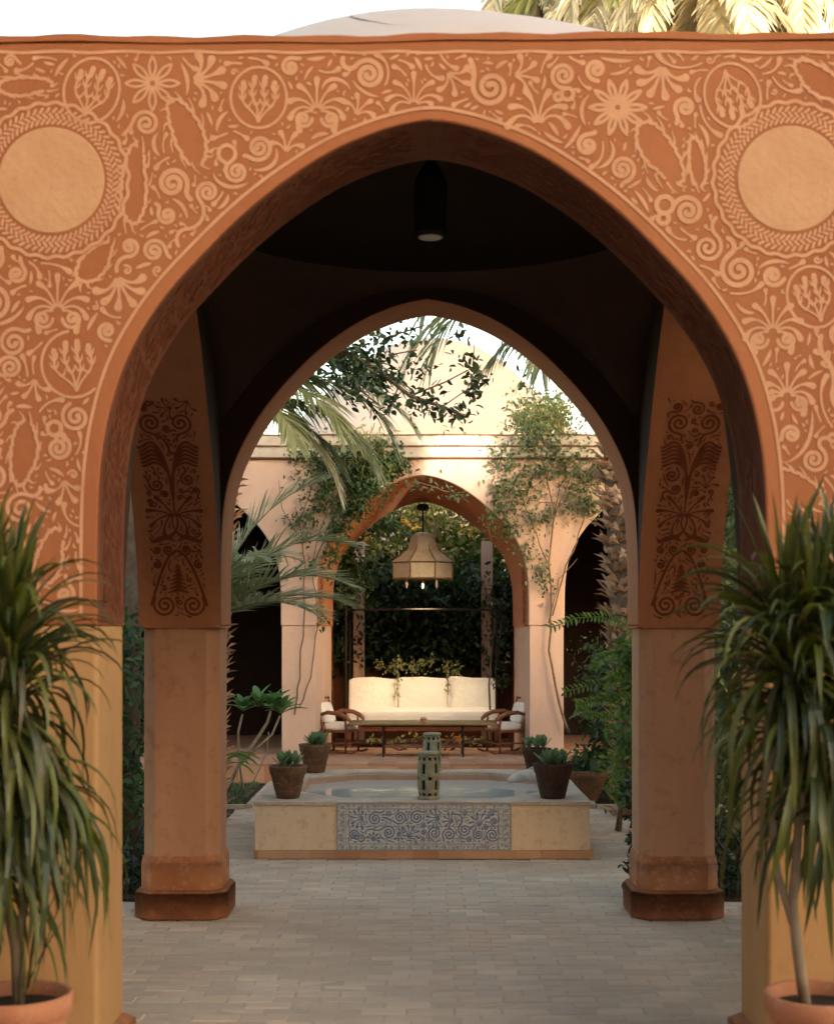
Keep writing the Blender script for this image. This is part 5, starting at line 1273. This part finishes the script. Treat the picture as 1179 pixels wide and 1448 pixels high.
lf = [(wp(455, 650), 380, .18, .13), (wp(500, 660), 700, .24, .11), (wp(480, 690), 420, .22, .10), (wp(545, 650), 420, .12, .12), (wp(520, 690), 420, .13, .08), (wp(500, 720), 380, .10, .07), (wp(480, 750), 300, .07, .09), (wp(450, 720), 150, .12, .14), (wp(425, 740), 110, .10, .12), (wp(470, 785), 160, .06, .10), (wp(560, 660), 200, .09, .08),  (wp(435, 800), 50, .08, .12), (wp(455, 870), 24, .04, .12)]
vine('dense climbing vine spilling over the arcade left of the middle arch', L_, lf, M['leaf_mid'], .060, 1, .10)
vine('strands of pale leaves dangling across the top of the middle arch', [([wp(585, 683), wp(620, 692), wp(650, 703), wp(662, 712)], .006), ([wp(690, 720), wp(688, 740), wp(694, 765)], .005)], [(wp(610, 690), 26, .12, .02), (wp(645, 702), 26, .10, .02), (wp(688, 735), 30, .07, .05)], M['leaf_vine'], .06, 1, .04, y=FD-.14)
vine('dry yellow palm tuft and sunlit leaves on the cornice left of the middle arch', [([wp(500, 660), wp(520, 630), wp(530, 600)], .01)], [(wp(520, 640), 260, .10, .13), (wp(545, 655), 120, .08, .07)], M['leaf_yel'], .10, 1, .06, y=FD-.10, width=.22, down=1.2)
# inner vine under the arch, left, silvery
vine('grey green vine hanging down the inside of the middle arch on the left', [([wp(500, 700), wp(492, 760), wp(488, 830)], .01)], [(wp(500, 730, 18.2), 420, .10, .12), (wp(490, 780, 18.2), 340, .08, .14), (wp(505, 810, 18.2), 260, .09, .10), (wp(480, 840, 18.2), 60, .05, .08), (wp(540, 735, 18.2), 260, .12, .09)], M['leaf_mid'], .07, 1, .12, y=18.75)
# ivy behind the sofa
ivy = thing('ivy_curtain', 'dark ivy curtain hanging on the garden wall behind the white sofa', 'ivy', (FC, 20.3, 0), kind=None)
C = np.concatenate([clumps((-1.1, 1.15, -.1, .5, 1.25, 2.55), 260, 44, .13), clumps((-.45, .5, -.35, .1, 1.05, 2.3), 90, 26, .10), clumps((-1.0, 1.0, -.25, .1, 1.2, 1.5), 30, 22, .08)])
foliage('foliage', ivy, C, M['leaf_dark'], .095, .9); foliage('young_foliage', ivy, clumps((-1.1, 1.15, -.45, -.1, 1.3, 2.5), 60, 22, .10), M['leaf_mid'], .085, .9)
MB().tube([(-.3, .4, .2), (-.2, .4, 1.2), (0, .4, 2.4), (.2, .4, 3.2)], [.05, .045, .035, .02], 7).build('stem', M['bark'], ivy)
MB().tube([(.5, .4, .2), (.4, .4, 1.2), (.6, .4, 2.4)], [.035, .03, .02], 7).build('stem', M['bark'], ivy)
tr = thing('garden_shrub', 'green leafy shrub with yellow flowers seen over the ivy through the middle arch', 'shrub', (FC, 21.8, 0))
C = np.concatenate([clumps((-1.9, 1.9, -.5, .6, 1.2, 4.1), 420, 52, .17)]); foliage('foliage', tr, C, M['leaf_bright'], .10, .2)
C = clumps((-.8, .9, -.75, -.5, 2.9, 3.7), 34, 26, .14); foliage('young_foliage', tr, np.concatenate([C, clumps((-1.5, 1.5, -.8, -.4, 2.4, 3.8), 90, 26, .13)]), M['leaf_yel'], .09, .2)  # brightness of sunlight put into the colour of these leaves
for x in (-1, -.3, .5, 1.2): MB().tube([(x*.4, 0, 0), (x*.7, 0, 1.5), (x, 0, 3.2)], [.05, .04, .02], 7).build('stem', M['bark'], tr)
for (px, py) in ((578, 742), (568, 738), (590, 745), (514, 762), (520, 756), (655, 748), (668, 752), (493, 775)):
    q = P(px, py, 20.9); V, F = leaves(np.repeat([[q.x-FC, 20.9-21.8, q.z]], 9, 0)+rng.normal(size=(9, 3))*.02, rdir(9, 0, np.array([0, -.6, 0])), .065, .6); np_mesh('flower', V, F, M['flower'], tr)
# hanging tufts over the cushions
hv = thing('trailing_vine', 'yellow green vine trailing in two tails down between the sofa cushions', 'vine', (FC, 19.1, 0))
C = np.concatenate([clumps((-.62, .1, .12, .3, 1.20, 1.32), 16, 14, .05), clumps((.15, .5, .15, .3, 1.18, 1.28), 7, 10, .04), np.array([[-.33+random.gauss(0, .018), -.02-.0*k, 1.22-k*.012] for k in range(34)]), np.array([[.325+random.gauss(0, .012), -.02, 1.2-k*.012] for k in range(26)])])
foliage('foliage', hv, C, M['leaf_yel'], .045, .8)
for x in (-.33, .325): MB().tube([(x, .25, 1.30), (x, .05, 1.22), (x, -.02, 1.0), (x, -.03, .86)], .005, 5).build('stem', M['vine'], hv)
o = bush('ivy', 'dark ivy climbing the right post of the iron canopy frame', 'ivy', (FC+.90, FC+1.02, 18.6, 18.75, 1.0, 2.1), 16, 26, .05, M['leaf_dark'], .06, stems=2)
# plants under the table
bush('low_plant', 'low pale yellow green plants under the sofa behind the table', 'plant', (FC-.75, FC+.75, 18.1, 18.3, PZ+.06, PZ+.2), 22, 12, .03, M['leaf_yel'], .06, stems=6)

# dark branch hanging in front of the dome
q0 = P(225, 470, 11.3); bt = thing('overhanging_tree', 'tree whose dark leafy branch hangs across the top of the rear arch', 'tree', (q0.x-.3, 11.3, 0))
def bp_(px, py, d=11.3): q = P(px, py, d); return Vector((q.x-(q0.x-.3), d-11.3, q.z))
MB().tube([(0, 0, 0), (.05, 0, 1.5), (.0, .05, 3.0), (.1, 0, 4.3), (.3, 0, 5.0)], [.14, .12, .11, .08, .05], 10).build('trunk', M['bark'], bt, smooth=True)
limbs = [([Vector((.1, 0, 4.0)), bp_(330, 440), bp_(400, 452), bp_(470, 490), bp_(530, 520), bp_(580, 560), bp_(625, 575), bp_(660, 590)], .03), ([bp_(400, 452), bp_(480, 460), bp_(545, 478), bp_(600, 460)], .014), ([bp_(530, 520), bp_(560, 500), bp_(590, 495)], .008), ([bp_(580, 560), bp_(630, 540), bp_(668, 520), bp_(672, 470)], .008), ([bp_(470, 490), bp_(500, 545), bp_(540, 575)], .009), ([bp_(625, 575), bp_(665, 548), bp_(685, 520)], .006)]
for pts, r in limbs: MB().tube(pts, [r*(1-.7*i/len(pts)) for i in range(len(pts))], 6).build('branch', M['bark'], bt)
lfp = [(bp_(485, 510), 220, .10, .10), (bp_(520, 500), 160, .12, .09), (bp_(505, 540), 150, .10, .08), (bp_(545, 530), 110, .09, .08), (bp_(560, 565), 70, .10, .05), (bp_(600, 570), 70, .09, .05), (bp_(640, 585), 80, .07, .05), (bp_(672, 545), 110, .04, .10), (bp_(655, 510), 30, .06, .05), (bp_(610, 545), 30, .08, .06), (bp_(560, 478), 70, .12, .04), (bp_(470, 470), 120, .10, .06), (bp_(595, 520), 30, .08, .04), (bp_(645, 470), 22, .05, .03), (bp_(738, 540), 12, .02, .05), (bp_(724, 480), 10, .03, .05)]
C = np.concatenate([np.array(c)+rng.normal(size=(int(n*.8), 3))*np.array([rx, .10, rz]) for c, n, rx, rz in lfp]); foliage('foliage', bt, C, M['leaf_dark'], .062, .3, .55)
C = clumps((-1.2, .9, -.6, 1.2, 4.3, 5.2), 90, 40, .16); foliage('crown', bt, C, M['leaf_dark'], .07, .2)

# bushes
bush('rooftop_bush', 'sunlit yellow green bush growing above the cornice at the right of the arcade', 'bush', (P(735, 0, 17.9).x, P(800, 0, 17.9).x, 17.6, 18.3, 3.95, 4.45), 40, 40, .12, M['leaf_yel'], .065, stems=4, m2=M['leaf_vine'])
bush('dark_shrub', 'dense dark shrub filling the right bed beyond the fountain', 'shrub', (1.75, 3.4, 14.6, 15.9, .15, 1.45), 120, 46, .14, M['leaf_dark'], .085, stems=8, m2=M['leaf_mid'])
bush('blue_green_shrub', 'blue green feathery shrub behind the right bed next to the arcade pillar', 'shrub', (1.75, 2.6, 15.6, 16.2, .9, 1.5), 40, 36, .09, M['leaf_mid'], .05, stems=5)
t = bush('ivy', 'bright ivy tumbling down beside the right rear pillar beyond the fountain corner', 'ivy', (1.60, 1.85, 12.3, 12.8, .25, 1.7), 60, 22, .06, M['leaf_bright'], .075, stems=4, m2=M['leaf_mid'])
t = bush('ivy', 'dark ivy clinging to the foot of the right rear pillar', 'ivy', (1.33, 1.46, 9.45, 9.8, .1, .75), 26, 22, .04, M['leaf_dark'], .06, stems=3)
bush('side_hedge', 'green hedge seen through the right side arch of the pavilion', 'hedge', (2.0, 2.9, 10.0, 11.6, .1, 3.7), 300, 44, .15, M['leaf_vine'], .085, stems=8, m2=M['leaf_yel'])
bush('side_shrub', 'green shrub seen through the left side arch of the pavilion', 'shrub', (-3.1, -2.15, 10.4, 11.8, .2, 1.75), 120, 44, .14, M['leaf_mid'], .085, stems=8)
bush('tall_hedge', 'unseen tall dark hedge added along the right side arch to block light', 'hedge', (2.5, 3.0, 5.2, 8.9, .1, 3.9), 420, 34, .15, M['leaf_dark'], .13, stems=6)  # out of view, added to cut light through the right side arch
bush('tall_hedge', 'unseen tall dark hedge added along the left side arch to block light', 'hedge', (-3.0, -2.5, 5.6, 8.9, .1, 3.9), 420, 34, .16, M['leaf_dark'], .13, stems=6)  # out of view, added so less light reaches the right pier
bush('tall_hedge', 'dark tall hedge closing the garden on the left', 'hedge', (-4.2, -2.9, 11.5, 13.5, .1, 3.4), 240, 40, .2, M['leaf_dark'], .11, stems=6)
bush('tall_hedge', 'dark tall hedge closing the garden on the right', 'hedge', (2.9, 4.2, 11.6, 13.5, .1, 3.6), 240, 40, .2, M['leaf_dark'], .11, stems=6)
for s_, lb in ((-1, 'dark twisted low plant at the foot of the left rear pillar'), (1, 'dark twisted low plant at the foot of the right rear pillar')):
    t = thing('twisted_plant', lb, 'plant', (s_*1.92, 9.65, 0))
    for k in range(9):
        MB().tube(walk((random.uniform(-.12, .12), random.uniform(-.1, .1), 0), (random.uniform(-.3, .3), 0, 1), 9, .065, .35), [.014*(1-.06*i) for i in range(10)], 6).build('stem', M['iron'], t)
    foliage('foliage', t, clumps((-.22, .22, -.2, .2, .02, .28), 26, 26, .06), M['leaf_dark'], .05)
# arching compound leaves on the right
def comp_leaf(t, pts, n, ll, m):
    P3 = [Vector(p) for p in pts]; V = []; D = []
    for k in range(n):
        f = k/(n-1)*(len(P3)-1); i = min(int(f), len(P3)-2); c = P3[i].lerp(P3[i+1], f-i); tg = (P3[i+1]-P3[i]).normalized()
        for s_ in (-1, 1):
            sd = tg.cross(Vector((0, -1, .4))).normalized()*s_; V.append(tuple(c)); D.append(tuple(sd+tg*.45+Vector((0, -.15, -.15))))
    VV, FF = leaves(np.array(V), np.array(D), ll, .42, jitter=.15); o = np_mesh('compound_leaf', VV, FF, m, t)
    MB().tube(P3, .005, 5).build('midrib', m, o)
def rp(px, py, d, o): q = P(px, py, d); return (q.x-o[0], d-o[1], q.z)
o_ = (P(900, 0, 12.9).x, 12.9); t = thing('feather_leaf_plant', 'plant with bright green arching feather leaves reaching left over the fountain corner', 'plant', (o_[0], o_[1], 0))
MB().tube([(0, 0, 0), (.03, 0, .8), (0, 0, 1.9)], [.025, .02, .012], 7).build('stem', M['bark'], t)
for pts in ([(900, 900), (880, 880), (850, 872), (815, 874), (778, 888)], [(900, 960), (880, 955), (850, 965), (800, 978)], [(905, 990), (880, 985), (850, 990), (815, 995)], [(895, 930), (870, 922), (850, 930), (838, 945)], [(900, 1010), (875, 1005), (845, 1015), (815, 1002)]):
    comp_leaf(t, [rp(px, py, 12.9-.1*i, o_) for i, (px, py) in enumerate(pts)], 26, .062, M['leaf_bright'])
EL = big_leaf(.34, .20, M['leaf_mid'], 'leaf', .5)
t = thing('broad_leaf_plant', 'plant with a few broad green leaves behind the dark pot on the right', 'plant', (P(862, 0, 14.5).x, 14.5, 0))
for k, (a, e, h) in enumerate(((3.4, .6, .85), (2.8, .3, .35), (-.6, .6, .6), (4.2, .5, .4), (1.8, .4, .5), (3.2, .2, .2), (4.9, .9, .75))):
    MB().tube([(0, 0, 0), (.02*math.cos(a), .02*math.sin(a), h*.6), (.06*math.cos(a), .06*math.sin(a), h)], .010, 6).build('stalk', M['leaf_bright'], t); inst(EL, 'leaf', t, (.06*math.cos(a), .06*math.sin(a), h), (0, -e*.6, a))
clay = thing('garden_pot', 'brown clay bowl half hidden by leaves in the right bed', 'pot', (P(822, 0, 14.6).x, 14.6, .0)); MB().lathe([(.13, 0), (.15, .02), (.27, .26), (.30, .28), (.31, .33), (.28, .34), (.26, .28), (.001, .27)], 28).build('pot', M['oldpot'], clay, smooth=True)
foliage('foliage', clay, clumps((-.2, .2, -.2, .2, .3, .5), 22, 16, .05), M['leaf_mid'], .08)
# banana-like leaves lower left
t = thing('fan_leaf_plant', 'yellow green fan shaped leaves low in the left bed', 'plant', (P(318, 0, 14.6).x, 14.6, 0))
EL2 = big_leaf(.34, .10, M['leaf_bright'], 'leaf', .5)
for k in range(9): inst(EL2, 'leaf', t, (0, 0, .38+.04*(k % 3)), (0, -random.uniform(.0, .7), random.uniform(-.8, .8)+(PI if k % 2 else 0)))
MB().tube([(0, 0, 0), (0, 0, .45)], .02, 6).build('stem', M['bark'], t)
# grass / litter in the beds
for s_ in (-1, 1):
    C = np.stack([rng.uniform(1.8, 3.6, 2600)*s_, rng.uniform(14.2, 16.1, 2600), np.full(2600, .026)], 1); V, F = leaves(C, rdir(2600, -1.2), .045, .35); o = np_mesh('ground_cover', V, F, M['leaf_mid'] if s_ > 0 else M['leaf_vine']); o['kind'] = 'stuff'
# trees closing the view far behind
for (x, y, z0, z1, w_, lb) in ((-6.5, 24, 1, 5.2, 2.6, 'leafy tree far behind the arcade on the left'), (6.5, 24.5, 1, 5.0, 2.6, 'leafy tree far behind the arcade on the right')):
    bush('background_tree', lb, 'tree', (x-w_, x+w_, y-1, y+1, z0+1, z1), 160, 60, .35, M['leaf_mid'], .16, stems=5, group=None)
